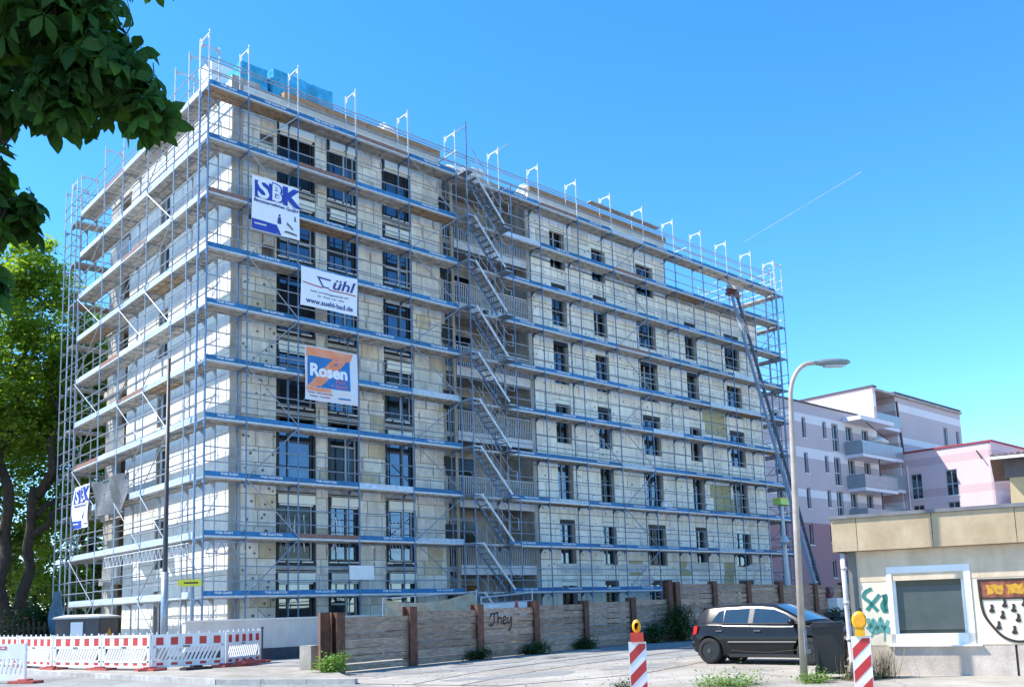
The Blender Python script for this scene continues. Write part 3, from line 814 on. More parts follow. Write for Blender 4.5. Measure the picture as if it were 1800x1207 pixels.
for h in (.5, 1.0): hr.tube((.35, .04, 2.0 + h), (2.1, .04, .08 + h), .017, 6)
hr.tube((2.1, .04, 1.08), (2.4, .04, 1.08), .017, 6); hr.tube((2.1, .04, .58), (2.4, .04, .58), .017, 6); hr.tube((2.4, .04, .58), (2.4, .04, 1.08), .017, 6)
for t_ in (.15, .4, .65, .9): hr.tube((.35 + 1.75 * t_, .04, 2 - 1.92 * t_), (.35 + 1.75 * t_, .04, 3.0 - 1.92 * t_), .012, 5)
HR = hr.mesh('handrail', 'galv')
LD = MB().box(0, .42, .05, .68, -.06, 0).mesh('landing', 'galv')
TRB = MB().tube((0, 0, 0), (0, .75, 0), .02, 6).mesh('ledger', 'galv')
for li in range(-1, 10):
    z = ROWS[0] + 2 * li
    for x in (0, 2.5):
        if li < 9 or x == 0: link('post', PT, st, (x, 0, z))
        link('ledger', TRB, st, (x, 0, z + 1.9))
    if li < 9:
        f_ = link('stair_flight', FLT, st, (0, 0, z)); link('steps', STP, f_); link('handrail', HR, f_)
        link('handrail', HR, f_, (0, .62, 0))
    if li < 9: link('landing', LD, st, (0, 0, z + 2.0)); link('landing', LD, st, (2.1, 0, z))
link('post', PT, st, (0, 0, ROWS[9] + .1))
# ---- roof-level extras of the scaffold: cross tubes, spare plank
for (x, y0, y1, z, n) in ((10.9, -.35, 1.6, 21.1, 'upper'), (16.2, -.1, 1.6, 20.35, 'lower'), (26.5, -.6, 1.5, 20.5, 'far')):
    tag(mk('cross_tube', MB().tube((x, y0, z), (x + .05, y1, z), .03, 8), 'galv_light'),
        {'upper': 'loose steel tube across the roof scaffold beside the stair tower', 'lower': 'loose steel tube under the deck right of the stair tower', 'far': 'loose steel tube at the step down of the roof edge'}[n], 'tube')
tag(mk('spare_plank', MB().box(20.0, 25.4, .25, .55, 21.62, 21.67), 'deck_mat'), 'spare plank laid along the upper guard rail of the roof scaffold', 'plank')
tag(mk('spare_tube', MB().tube((26.6, -.15, 16.9), (29.8, .6, 17.25), .03, 8), 'galv_light'), 'slanting loose tube below the roof terrace', 'tube')
MB_TIE = MB().tube((0.06, 0, 0), (0.06, .34, 0), .022, 6).mesh('wall_tie', 'galv')
# ================================================================ banners on the scaffold
def wave(x, z, ph): return 0.035 * math.sin(x * 2.3 + ph) * math.cos(z * 1.7 + ph * .7) + 0.012 * math.sin(x * 7 + z * 3 + ph)
def cloth(w, h, mat, ph, nx=16, nz=14, x0=0, z0=0, off=0.0, slant=0.0, parent=None, name='sheet', loc=(0, 0, 0), rot=None, amp=1.0, th=0.004):
    mb = MB(); P = []
    for s in (0, 1):
        for j in range(nz + 1):
            for i in range(nx + 1):
                x = x0 + w * i / nx; z = z0 + h * j / nz
                P.append((x, wave(x, z, ph) * amp - off + s * th, z + slant * x))
    n = (nx + 1) * (nz + 1); fs = []
    for j in range(nz):
        for i in range(nx):
            a = j * (nx + 1) + i; q = (a, a + 1, a + nx + 2, a + nx + 1); fs.append(q); fs.append(tuple(n + t for t in reversed(q)))
    mb.add(P, fs)
    return mk(name, mb, mat, parent, loc, rot, True)
def drape(me, x, z, ph, off, amp=1.0):
    for v in me.vertices:
        v.co.x += x; v.co.z += z; v.co.y += wave(v.co.x, v.co.z, ph) * amp - off
    return me
def ptext(b, body, size, mat, x, z, ph, bold=0, shear=0, sx=1, off=.012, align='CENTER', amp=1.0, name='lettering', rotz=0):
    me = text_mesh(body, size, mat, bold, shear, .001, align, sx)
    if rotz: me.transform(Matrix.Rotation(rotz, 4, 'Y'))
    return link(name, drape(me, x, z, ph, off, amp), b)
def ppatch(b, pts, mat, ph, off=.008, name='print', amp=1.0):
    """flat printed patch, subdivided so that it follows the cloth"""
    bm = bmesh.new(); vs = [bm.verts.new((x, 0, z)) for x, z in pts]; bm.faces.new(vs)
    bmesh.ops.triangulate(bm, faces=bm.faces[:]); bmesh.ops.subdivide_edges(bm, edges=bm.edges[:], cuts=5, use_grid_fill=True)
    me = D.meshes.new(name); bm.to_mesh(me); bm.free(); me.materials.append(M[mat])
    for v in me.vertices: v.co.y = wave(v.co.x, v.co.z, ph) * amp - off
    return link(name, me, b)
def ropes(b, w, h):
    mb = MB()
    for (x, z) in ((0, 0), (w, 0), (0, h), (w, h)): mb.tube((x, 0, z), (x + (-.12 if x == 0 else .08), .06, z + (.15 if z else -.12)), .006, 4)
    mk('tie', mb, 'galv_light', b)
# SBK
b1 = thing('advertising_banner', 'white and blue SBK banner high up near the corner of the front scaffold', 'banner', (1.60, -.09, 15.25), 0, 'banners on the scaffold')
def sbk(b, w, h, ph, amp=1.0):
    cloth(w, h, 'banner_white', ph, parent=b, name='cloth', amp=amp)
    zb = h * .60
    ppatch(b, [(w * .05, zb), (w * .40, zb), (w * .40, h * .92), (w * .05, h * .92)], 'banner_blue', ph, amp=amp)
    ptext(b, 'S', h * .50, 'banner_white', w * .225, h * .765, ph, h * .010, 0, 1.05, .016, amp=amp)
    ptext(b, 'B', h * .46, 'banner_blue', w * .52, h * .765, ph, h * .022, 0, .95, .010, amp=amp)
    ptext(b, 'B', h * .44, 'banner_white', w * .505, h * .765, ph, h * .006, 0, .9, .016, amp=amp)
    ptext(b, 'K', h * .46, 'banner_blue', w * .81, h * .765, ph, h * .022, 0, 1.15, .019, amp=amp)
    ptext(b, 'Bauunternehmen GmbH', h * .085, 'banner_navy', w * .5, h * .545, ph, .004, .15, 1.05, amp=amp)
    ppatch(b, [(0.01, .02), (w * .62, .02), (w * .52, h * .19), (.01, h * .20)], 'banner_blue', ph, amp=amp)
    ppatch(b, [(w * .06, h * .11), (w * .3, h * .11), (w * .3, h * .135), (w * .06, h * .135)], 'banner_pale', ph, .012, amp=amp)
    # small builder figure and barrow drawn at lower right
    ppatch(b, [(w * .53, h * .22), (w * .61, h * .22), (w * .60, h * .34), (w * .54, h * .34)], 'banner_navy', ph, amp=amp)
    ppatch(b, [(w * .555, h * .35), (w * .59, h * .35), (w * .59, h * .40), (w * .555, h * .40)], 'banner_navy', ph, amp=amp)
    ppatch(b, [(w * .72, h * .24), (w * .86, h * .15), (w * .86, h * .19), (w * .73, h * .29)], 'banner_grey', ph, amp=amp)
    ppatch(b, [(w * .66, h * .08), (w * .95, h * .06), (w * .93, h * .10), (w * .70, h * .12)], 'banner_grey', ph, amp=amp)
    ppatch(b, [(w * .88, h * .35), (w * .93, h * .33), (w * .92, h * .44), (w * .90, h * .44)], 'banner_grey', ph, amp=amp)
    ropes(b, w, h)
sbk(b1, 1.90, 2.02, .4)
b2 = thing('advertising_banner', 'white Sühl banner with dark red underline and web address', 'banner', (3.55, -.09, 12.83), 0, 'banners on the scaffold')
W_, H_ = 2.43, 1.48; ph = 1.7
cloth(W_, H_, 'banner_white', ph, parent=b2, name='cloth')
for pts in ([(.72, 1.17), (1.30, 1.17), (1.30, 1.23), (.68, 1.23)], [(.68, 1.23), (.76, 1.23), (1.00, .84), (.92, .84)], [(.92, .84), (1.22, .84), (1.22, .89), (.92, .89)]): ppatch(b2, pts, 'banner_navy', ph, .012)
ptext(b2, 'ühl', .58, 'banner_navy', 1.78, 1.06, ph, .010, .28, 1.3, .013)
ppatch(b2, [(.08, .86), (.92, .80), (.92, .84), (.08, .90)], 'banner_red', ph, .010)
ppatch(b2, [(1.20, .80), (2.36, .77), (2.36, .81), (1.20, .84)], 'banner_red', ph, .010)
ptext(b2, 'Sanitär- und Heizungsgesellschaft mbH', .105, 'banner_grey', 1.22, .62, ph, .001, 0, 1.0)
ptext(b2, 'Gas · Wasser · Solar · Bäder', .095, 'banner_grey', 1.28, .47, ph, .001, 0, 1.05)
ptext(b2, 'www.suehl-bad.de', .27, 'banner_navy', 1.22, .22, ph, .006, 0, 1.0)
ropes(b2, W_, H_)
b3 = thing('advertising_banner', 'blue and orange Rosen banner below the two white ones', 'banner', (3.73, -.09, 9.30), 0, 'banners on the scaffold')
W_, H_ = 2.24, 2.02; ph = 3.1
cloth(W_, H_, 'banner_pale', ph, parent=b3, name='cloth')
ppatch(b3, [(.05, 1.62), (1.9, 1.62), (2.05, 1.98), (.05, 1.98)], 'banner_orange', ph, .006)
ppatch(b3, [(.10, .52), (1.90, .52), (1.90, 1.66), (.10, 1.66)], 'banner_mid', ph, .009)
ppatch(b3, [(.10, .52), (.62, .52), (1.95, 1.80), (1.30, 1.80)], 'banner_orange', ph, .012)
ppatch(b3, [(.05, .36), (1.1, .36), (1.1, .50), (.05, .50)], 'banner_orange', ph, .006)
ptext(b3, 'Rosen', .62, 'banner_white', .98, 1.13, ph, .028, 0, 1.02, .018)
ptext(b3, 'Putz', .2, 'banner_pink', 1.48, .82, ph, .004, 0, 1.1, .016)
ptext(b3, '+ Stuck', .2, 'banner_pink', 1.42, .64, ph, .004, 0, 1.1, .016)
ptext(b3, 'Fassaden · Wärmedämmung', .09, 'banner_red', .62, .30, ph, .001)
ptext(b3, 'Innenputz · Trockenbau', .09, 'banner_red', .62, .17, ph, .001)
ppatch(b3, [(1.4, .16), (1.9, .16), (1.9, .22), (1.4, .22)], 'banner_mid', ph, .010)
ropes(b3, W_, H_)
# banner and tarpaulin on the gable scaffold
b4 = thing('advertising_banner', 'rumpled white and blue SBK banner low on the shaded gable scaffold', 'banner', (-.10, 13.35, 5.5), -math.pi / 2, 'banners on the scaffold')
sbk(b4, 2.0, 1.85, 2.2, 2.2)
t5 = cloth(3.7, 1.5, 'tarp_sheet', 5.0, 48, 14, loc=(-.12, 10.6, 5.75), rot=-math.pi / 2, name='tarpaulin', amp=5.0)
tag(t5, 'grey plastic tarpaulin tied to the gable scaffold beside the banner', 'tarpaulin')
# blue debris sheet at the foot of the gable scaffold
t6 = cloth(1.5, 2.2, 'tarp_blue', 2.0, 16, 12, loc=(-.15, 15.9, 0.7), rot=-math.pi / 2, name='tarpaulin', amp=3.5)
tag(t6, 'dark blue tarpaulin hanging at the foot of the gable scaffold', 'tarpaulin')

# ================================================================ material on the roof
def pallet(x, y, z, w, d, h, mat, label, rot=0):
    t = thing('insulation_pack', label, 'insulation pack', (x, y, z), rot, 'packs on the roof')
    bm = bmesh.new(); bmesh.ops.create_cube(bm, size=1); bmesh.ops.subdivide_edges(bm, edges=bm.edges[:], cuts=5, use_grid_fill=True)
    for v in bm.verts: v.co = V((v.co.x * w, v.co.y * d, (v.co.z + .5) * h + .1)) + V((random.uniform(-.02, .02), random.uniform(-.02, .02), random.uniform(-.02, .02)))
    me = D.meshes.new('wrapped_load'); bm.to_mesh(me); bm.free(); me.materials.append(M[mat]); link('wrapped_load', me, t)
    pb = MB()
    for i in (-1, 0, 1): pb.box(-w / 2, w / 2, i * d * .4 - .05, i * d * .4 + .05, 0, .1)
    mk('pallet', pb, 'timber', t)
pallet(2.55, 2.3, ZR + .02, 1.1, 1.2, 1.55, 'film_pallet', 'blue wrapped insulation pack nearest the roof corner')
pallet(3.95, 2.2, ZR + .02, 1.5, 1.3, 1.65, 'film_pallet', 'middle of the three blue wrapped insulation packs on the roof', .06)
pallet(5.45, 2.35, ZR + .02, 1.25, 1.2, 1.75, 'film_pallet', 'blue wrapped insulation pack farthest from the roof corner', -.04)
pallet(2.0, 4.0, ZR + .02, 0.9, 1.0, 2.3, 'white_sheet', 'white wrapped pack standing at the gable edge of the roof', .1)
def sack(x, y, z, s, label, mat='white_sheet'):
    bm = bmesh.new(); bmesh.ops.create_icosphere(bm, subdivisions=3, radius=1)
    for v in bm.verts:
        n = v.co.copy(); k = 1 + .2 * math.sin(n.x * 5 + x) + .16 * math.sin(n.y * 7 + n.z * 4) + .1 * math.sin(n.x * 13 + n.z * 11) + random.uniform(-.05, .05)
        v.co = V((n.x * s[0] * k, n.y * s[1] * k, max(n.z, -.75) * s[2] * k + .75 * s[2]))
    me = D.meshes.new('building_sack'); bm.to_mesh(me); bm.free(); me.materials.append(M[mat]); pass
    tag(link('building_sack', me, None, (x, y, z)), label, 'sack', 'sacks on the roof')
sack(8.6, 1.75, ZR + .3, (.75, .5, .5), 'white bulk sack on the roof edge behind the fourth scaffold frame')
sack(9.6, 1.9, ZR + .3, (.8, .5, .42), 'second white bulk sack on the roof, right of the first')
sack(13.1, 1.8, ZR + .1, (1.0, .6, .34), 'white sheet heap on the roof above the stair tower')
sack(6.3, 1.5, ZR + .46, (.25, .2, .2), 'small white sack on the timber roof edge by the blue packs')
sack(16.7, 1.5, ZR + .1, (.5, .4, .42), 'white bundle on the roof edge right of the stair tower')
mk_cap = MB().box(LX0 + .02, LX1 - .02, YW + .1, 3.3, ZR + .004, ZR + .12)
mk('loggia_roof', mk_cap, 'concrete', B)

# ================================================================ inclined lift leaning on the right part of the scaffold
lf = thing('inclined_lift', 'blue grey ladder hoist leaning from the yard up to the roof terrace', 'lift', (31.0, -4.7, 0.5))
A_, E_ = V((0, 0, 0)), V((0.05, 4.3, 18.35)); T_ = (E_ - A_).normalized()
for x in (-.28, .28):
    mk('rail', MB().bar(A_ + V((x, 0, 0)), E_ + V((x, 0, 0)), .07, .16, (0, 1, 0)), 'lift_grey' if x < 0 else 'lift_dark', lf)
rg_ = MB(); n = 44
for i in range(n): p = A_ + (E_ - A_) * ((i + .5) / n); rg_.tube(p + V((-.26, 0, 0)), p + V((.26, 0, 0)), .018, 5)
mk('rungs', rg_, 'galv', lf)
mk('inner_rail', MB().bar(A_ + V((-.55, -.15, .1)), A_ + (E_ - A_) * .42 + V((-.50, -.15, .1)), .07, .18, (0, 1, 0)), 'lift_grey', lf)
hd = MB(); hd.obox(E_ + V((0, .1, .05)), (.3, 0, 0), (0, .3, .12), (0, -.03, .08)); hd.tube(E_ + V((-.5, .1, .25)), E_ + V((.5, .1, .25)), .12, 10)
mk('head', hd, 'lift_red', lf)
mk('load_platform', MB().obox(E_ + V((-.1, -.15, .38)), (.36, 0, 0), (0, .32, .12), (0, -.04, .09)).bar(E_ + V((-.45, -.4, .3)), E_ + V((-.45, .2, .75)), .05, .05).bar(E_ + V((.25, -.4, .3)), E_ + V((.25, .2, .75)), .05, .05), 'grey_cloth', lf)
mk('drum', MB().tube((-.6, -.3, 1.35), (-.2, -.3, 1.35), .32, 14), 'lift_red', lf)
ch = MB().box(-.8, .8, -1.2, .9, .1, .35); 
for (x, y) in ((-.75, -1.0), (.75, -1.0), (-.75, .7), (.75, .7)): ch.tube((x - .1, y, -.2), (x + .1, y, -.2), .28, 12)
mk('chassis', ch, 'lift_dark', lf)
mk('motor_cover', MB().box(-.5, .3, -.9, -.35, .36, 1.05), 'white_plastic', lf)
# telescopic work light / prop with a green head beside the lift
pl = thing('work_stand', 'pale telescopic stand with a green head in front of the scaffold end', 'stand', (33.35, -1.1, 0))
sd = MB(); sd.path([(0.15, 0, .1), (0.05, 0, 2.6), (-.02, 0, 4.4)], [.22, .17, .14], 8); mk('mast', sd, 'galv_light', pl)
sd = MB(); sd.lathe([(.10, 4.4), (.14, 4.6), (.30, 4.75), (.22, 4.95), (.10, 5.2), (.09, 6.8)], 10); mk('upper_mast', sd, 'galv_light', pl)
mk('head', MB().box(-.5, .5, -.25, .25, 6.85, 7.15), 'sign_green', pl)
mk('head_top', MB().box(-.52, .52, -.27, .27, 7.16, 7.22), 'sign_yellow', pl)
mk('foot', MB().box(-.9, .9, -.6, .6, 0.0, .12), 'green_box', pl)

# ================================================================ plank fence between steel posts
fe = thing('plank_fence', 'weathered plank fence between rusty steel posts along the yard', 'fence', (0, 0, 0))
fl1 = [(-0.04, -8.41, 1.52), (2.68, -7.84, 1.61), (5.68, -7.21, 1.65), (8.67, -6.59, 1.70), (11.78, -5.93, 1.72), (15.24, -5.21, 1.79), (17.8, -5.05, 2.47)]
fl2 = [(18.3, -5.05, 2.40), (20.92, -5.05, 2.43), (23.52, -5.05, 2.40), (26.15, -5.05, 2.39), (29.3, -5.05, 2.30), (32.1, -5.05, 2.31), (36, -5.0, 2.3)]
def post_mesh(h):
    mb = MB(); w = .15
    mb.box(-w, w, -.15, -.13, 0, h); mb.box(-w, w, .13, .15, 0, h); mb.box(-.012, .012, -.13, .13, 0, h)
    return mb
allp = [fl1, fl2]
for L_ in allp:
    for i, (x, y, h) in enumerate(L_):
        j = min(i, len(L_) - 2); ang = math.atan2(L_[j + 1][1] - L_[j][1], L_[j + 1][0] - L_[j][0])
        mk('post', post_mesh(h + random.uniform(0, .05)), 'rust', fe, (x, y, 0), ang + (math.pi / 2 if False else 0))
        if i == len(L_) - 1: break
        x2, y2, h2 = L_[i + 1]
        hp = min(h, h2) - random.uniform(.05, .12); n = max(6, int(hp / .2)); dz = hp / n
        u = V((x2 - x, y2 - y, 0)); l = u.length; u.normalize(); off = V((-u.y, u.x, 0))
        for q in range(n):
            c = V((x, y, 0)) + u * (l / 2) + off * random.uniform(-.03, .03)
            o = link('plank', unit('plank'), fe, (c.x, c.y, dz * (q + .5) + .01), (0, random.uniform(-.004, .004), ang), (l - .10 - random.uniform(0, .05), .06, dz - random.uniform(.006, .035)))
# first post is doubled, with a pale squared stub beside it
mk('end_post', post_mesh(1.56), 'rust', fe, (-.32, -8.30, 0), 1.2)
tag(mk('timber_block', MB().box(-.22, .22, -.2, .2, 0.0, .62), 'sand', None, (-.30, -7.55, .095), .3), 'pale squared block standing behind the first fence post', 'block')
# lettering sprayed on the planks: They
def stroke(pts, w, o, u, n, th=.006):
    """flat brush stroke through 2-D pts on a plane (origin o, axis u, up z, outward n)"""
    mb = MB()
    P = [V((x, z)) for x, z in pts]
    L_, R_ = [], []
    for i, p in enumerate(P):
        t = (P[min(i + 1, len(P) - 1)] - P[max(i - 1, 0)])
        t = t.normalized() if t.length else V((1, 0)); q = V((-t.y, t.x)) * w / 2
        L_.append(p + q); R_.append(p - q)
    to3 = lambda a, d: o + u * a.x + V((0, 0, a.y)) + n * d
    k = len(P)
    vs = [to3(a, th) for a in L_] + [to3(a, th) for a in R_] + [to3(a, 0) for a in L_] + [to3(a, 0) for a in R_]
    fs = []
    for i in range(k - 1): fs += [(i, i + 1, k + i + 1, k + i), (i, 2 * k + i, 2 * k + i + 1, i + 1), (k + i, k + i + 1, 3 * k + i + 1, 3 * k + i)]
    fs += [(0, k, 3 * k, 2 * k), (k - 1, 3 * k - 1, 4 * k - 1, 2 * k - 1)]
    mb.add(vs, fs); return mb
def smooth(pts, n=5):
    out = []
    for i in range(len(pts) - 1):
        p0, p1, p2, p3 = (V(pts[max(i - 1, 0)]), V(pts[i]), V(pts[i + 1]), V(pts[min(i + 2, len(pts) - 1)]))
        for k in range(n):
            t = k / n; out.append(tuple(.5 * ((2 * p1) + (p2 - p0) * t + (2 * p0 - 5 * p1 + 4 * p2 - p3) * t * t + (3 * p1 - p0 - 3 * p2 + p3) * t ** 3)))
    return out + [tuple(pts[-1])]
u_ = V((8.67 - 5.68, -6.59 + 7.21, 0)).normalized(); n_ = V((u_.y, -u_.x, 0))
o_ = V((5.68, -7.21, 0)) + u_ * .55 + n_ * .052
for s in ([(.0, 1.20), (.12, 1.36), (.32, 1.36), (.42, 1.40)], [(.25, 1.36), (.24, 1.1), (.12, 1.0), (0, 1.05)], [(.45, 1.42), (.44, 1.05)], [(.44, 1.15), (.54, 1.25), (.62, 1.2), (.62, 1.05)],
          [(.70, 1.14), (.86, 1.18), (.84, 1.27), (.74, 1.24), (.72, 1.1), (.82, 1.03), (.92, 1.1)], [(.96, 1.25), (.98, 1.1), (1.08, 1.08), (1.16, 1.26)], [(1.16, 1.26), (1.16, 1.0), (1.06, .84), (.98, .86)]):
    mk('lettering', stroke(smooth(s), .052, o_, u_, n_), 'paint_black', fe)
# mesh fence with drooping beige tarpaulin behind the planks
mf = thing('mesh_fence', 'site mesh fence with drooping beige tarpaulin behind the planks', 'fence', (4.9, -3.2, 0))
fm = MB(); fm.tube((0, 0, 1.98), (4.15, 0, 2.18), .022, 6); fm.tube((0, 0, 0), (0, 0, 2.0), .022, 6); fm.tube((4.1, 0, 0), (4.1, 0, 2.25), .022, 6); fm.tube((1.1, 0, 0), (1.35, 0, 2.0), .02, 6)
mk('frame', fm, 'galv_light', mf)
mb = MB(); nx, nz = 30, 8; vs = []
for j in range(nz + 1):
    for i in range(nx + 1):
        x = 4.0 * i / nx; sag = .22 * abs(math.sin(x * .85)) ** .8; top = 1.95 + .05 * x - sag
        vs.append((x + .03, -.05 + .07 * math.sin(x * 6 + j) * j / nz, 1.0 + (top - 1.0) * j / nz))
fs = [(j * (nx + 1) + i, j * (nx + 1) + i + 1, (j + 1) * (nx + 1) + i + 1, (j + 1) * (nx + 1) + i) for j in range(nz) for i in range(nx)]
mb.add(vs, fs); mk('tarpaulin', mb, 'tarp_beige', mf, smooth=True)
m2 = thing('mesh_fence', 'short white barrier frame behind the fence before the stair tower', 'fence', (9.4, -3.0, 0))
fm = MB(); fm.tube((0, 0, 1.95), (2.6, 0, 2.12), .03, 6); fm.tube((0, 0, 1.7), (2.6, 0, 1.8), .03, 6); fm.tube((2.6, 0, 0), (2.6, 0, 2.2), .03, 6); fm.tube((0, 0, 0), (0, 0, 2.0), .03, 6)
mk('frame', fm, 'galv_light', m2); mk('panel', MB().box(.05, 2.5, -.02, .02, 1.2, 1.75), 'white_plastic', m2)
tag(mk('traffic_cone', MB().lathe([(.2, 0), (.2, .04), (.13, .05), (.03, .6), (0.0, .61)], 14), 'red_rubber', None, (8.35, -6.1, 1.2), smooth=True), 'orange cone tip poking above the planks', 'cone')
# carry the cone on a crate stack so that it stands on something
tag(mk('crate_stack', MB().box(-.3, .3, -.3, .3, 0, .58).box(-.29, .29, -.29, .29, .6, 1.2), 'timber', None, (8.35, -6.1, 0)), 'wooden crates behind the planks under the cone', 'crates')

# ================================================================ low rendered wall at the corner
rw = thing('retaining_wall', 'low rendered wall with dark plinth at the foot of the scaffold corner', 'wall', (0, 0, 0))
mk('wall_face', MB().box(-1.05, 6.2, -1.2, -.95, .48, 1.40), 'render_wall', rw)
mk('plinth', MB().box(-1.02, 6.2, -1.18, -.96, 0.0, .479), 'plinth_dark', rw)
mk('coping', MB().box(-1.09, 6.2, -1.24, -.92, 1.401, 1.45), 'board_white', rw)

# ================================================================ small things left on the scaffold decks
def small(name, mb, mat, loc, label, cat, rot=0):
    return tag(mk(name, mb, mat, None, loc, rot), label, cat)
small('white_panel', MB().box(0, 1.05, -.03, .03, 0, .52), 'frame_white', (5.55, -.10, 2.75), 'white panel hung on the lowest guard rail left of the third window column', 'panel')
small('bucket', MB().lathe([(.12, 0), (.15, .3), (.155, .32), (.14, .32), (.11, .02)], 14), 'bin_black', (12.9, .35, 14.22), 'black mortar bucket on a deck beside the stair tower', 'bucket')
small('canister', MB().lathe([(.15, 0), (.17, .05), (.17, .4), (.12, .48), (.05, .5), (.05, .55)], 14), 'white_plastic', (24.6, .3, 6.22), 'white canister on the deck before the third window from the loggias', 'canister')
small('canister', MB().lathe([(.14, 0), (.16, .05), (.16, .36), (.10, .42)], 14), 'white_plastic', (25.0, .35, 6.22), 'white tub right of the canister on the same deck', 'tub')
for i, (x, z, l) in enumerate(((2.0, 18.22, 'bundle of blue film lying on the deck at the corner bay'), (7.4, 10.22, 'bundle of boards lying on the deck beside the Rosen banner'))):
    small('board_bundle', MB().box(0, 1.0, .25, .65, 0, .14).box(.1, 1.0, .28, .62, .142, .25), 'toe_blue' if i == 0 else 'board_white', (x, 0, z), l, 'bundle')
# tools and tie tubes: short wall ties along the front scaffold
for k, X in enumerate(SX[1:-1:2]):
    for r in (2, 4, 6, 8):
        link('wall_tie', MB_TIE, sr, (X, .70, ROWS[r] + 1.8))
# ================================================================ plastic site barriers
def barrier_proto(mirror=False):
    t = thing('site_barrier', 'x', 'barrier', (0, 0, 0), 0, 'red and white site barriers')
    L_, y = 2.0, .025
    mb = MB()
    # frame and rails
    mb.box(.02, L_ - .02, -y, y, .93, 1.0); mb.box(.02, L_ - .02, -y, y, .62, .68); mb.box(.02, L_ - .02, -y, y, .22, .27); mb.box(.02, L_ - .02, -y, y, .08, .12)
    mb.box(.02, .09, -y, y, .12, .93); mb.box(L_ - .09, L_ - .02, -y, y, .12, .93)
    mb.box(.09, L_ - .09, -.012, .012, .68, .93); mb.box(.09, L_ - .09, -.012, .012, .12, .22)
    for i in range(15):                      # slanted struts
        x = .12 + i * (L_ - .4) / 14
        mb.obox((x + .08, 0, .445), (.032, 0, 0), (0, .018, 0), (.085, 0, .175))
    mk('panel', mb, 'white_plastic', t)
    for i in range(5):
        x = .10 + i * .40
        mk('red_field', MB().box(x, x + .2, -.016, .016, .70, .915), 'red_reflect', t)
        mk('red_field', MB().box(x + .02, x + .2, -.015, .015, .135, .21), 'red_reflect', t)
    for i in range(7):
        x = .12 + i * (L_ - .24) / 6
        mk('peg', MB().tube((x, 0, 1.0), (x, 0, 1.065), .022, 8), 'white_plastic', t)
    mk('label_plate', MB().box(L_ * .42, L_ * .52, -.032, -.026, .63, .67), 'cabinet', t)
    for x in (0.0, L_):
        mk('post', MB().tube((x, 0, .04), (x, 0, 1.04), .025, 8), 'white_plastic', t)
        f = MB(); f.prism([(x - .38, -.18, 0), (x + .38, -.18, 0), (x + .42, .16, 0), (x - .34, .20, 0)], (0, 0, .07)); f.box(x - .14, x + .14, -.11, .11, .071, .11)
        mk('foot', f, 'red_rubber', t)
    return t
BP = [((-0.81, -3.56), (0.74, -2.6), 'barrier nearest the low rendered wall, its right end at a dark post'),
      ((-2.72, -2.94), (-0.88, -3.57), 'full width barrier before the yellow sign pole'),
      ((-3.35, -0.79), (-2.77, -2.89), 'barrier with end post beside the dark lamp pole'),
      ((-4.03, 1.57), (-3.37, -0.7), 'barrier in front of the dark utility cabinet'),
      ((-4.3, 4.39), (-4.05, 1.68), 'barrier left of the cabinet, next to the bare plastic one'),
      ((-4.5, 7.42), (-4.31, 4.51), 'farthest barrier, half hidden at the left edge')]
pro = barrier_proto()
for i, (a, b, lab) in enumerate(BP):
    o = pro if i == 0 else copy_tree(pro)
    d = V((b[0] - a[0], b[1] - a[1], 0))
    o.location = (a[0], a[1], .09); o.rotation_euler = (0, 0, math.atan2(d.y, d.x)); o['label'] = lab
    o.scale = (d.length / 2.0, 1, 1.0)
# plain white barrier at the near left
t = thing('site_barrier', 'plain white barrier with orange sticker at the near left, without red fields', 'barrier', (-7.2, -1.65, .005), math.atan2(-1.65, 1.13), 'red and white site barriers')
mb = MB(); L_ = 2.0
mb.box(.02, L_ - .02, -.025, .025, .62, 1.0); mb.box(.02, L_ - .02, -.025, .025, .08, .24); mb.box(.02, .08, -.025, .025, .24, .62); mb.box(L_ - .08, L_ - .02, -.025, .025, .24, .62)
for i in range(13): mb.obox((.18 + i * .138, 0, .43), (.035, 0, 0), (0, .02, 0), (.06, 0, .19))
mk('panel', mb, 'white_plastic', t); mk('sticker', MB().box(1.22, 1.42, -.032, -.027, .86, .94), 'beacon_red', t)
mk('sticker_text', MB().box(1.26, 1.38, -.036, -.033, .885, .915), 'paper', t)
for x in (0, L_):
    mk('post', MB().tube((x, 0, .03), (x, 0, 1.03), .025, 8), 'white_plastic', t)
    f = MB(); f.prism([(x - .38, -.18, 0), (x + .38, -.18, 0), (x + .42, .16, 0), (x - .34, .20, 0)], (0, 0, .07)); f.box(x - .14, x + .14, -.11, .11, .071, .11); mk('foot', f, 'red_rubber', t)
# spare feet stacked at the end of the row
for i, (x, y, r, z, m, lab) in enumerate(((-0.29, -3.68, .2, .092, 'red_rubber', 'red rubber barrier foot on the pavement at the end of the row'), (-0.14, -3.63, .5, .165, 'red_rubber', 'red rubber barrier foot lying on top of another'), (-1.84, -3.88, .1, .092, 'black_rubber', 'black rubber foot lying flat in front of the barriers'))):
    f = MB(); f.prism([(-.40, -.18, 0), (.40, -.18, 0), (.40, .18, 0), (-.40, .18, 0)], (0, 0, .07)); f.box(-.14, .14, -.11, .11, .071, .12); f.box(-.3, -.24, -.19, .19, .02, .09)
    tag(mk('rubber_foot', f, m, None, (x, y, z), r), lab, 'rubber foot', 'loose barrier feet')
tag(mk('marker_post', MB().tube((0, 0, 0), (0, 0, 1.05), .03, 8).tube((0, 0, 1.05), (0, 0, 1.1), .045, 8), 'dark_pole', None, (0.85, -2.53, .09)), 'short dark post at the right end of the barrier row', 'post')

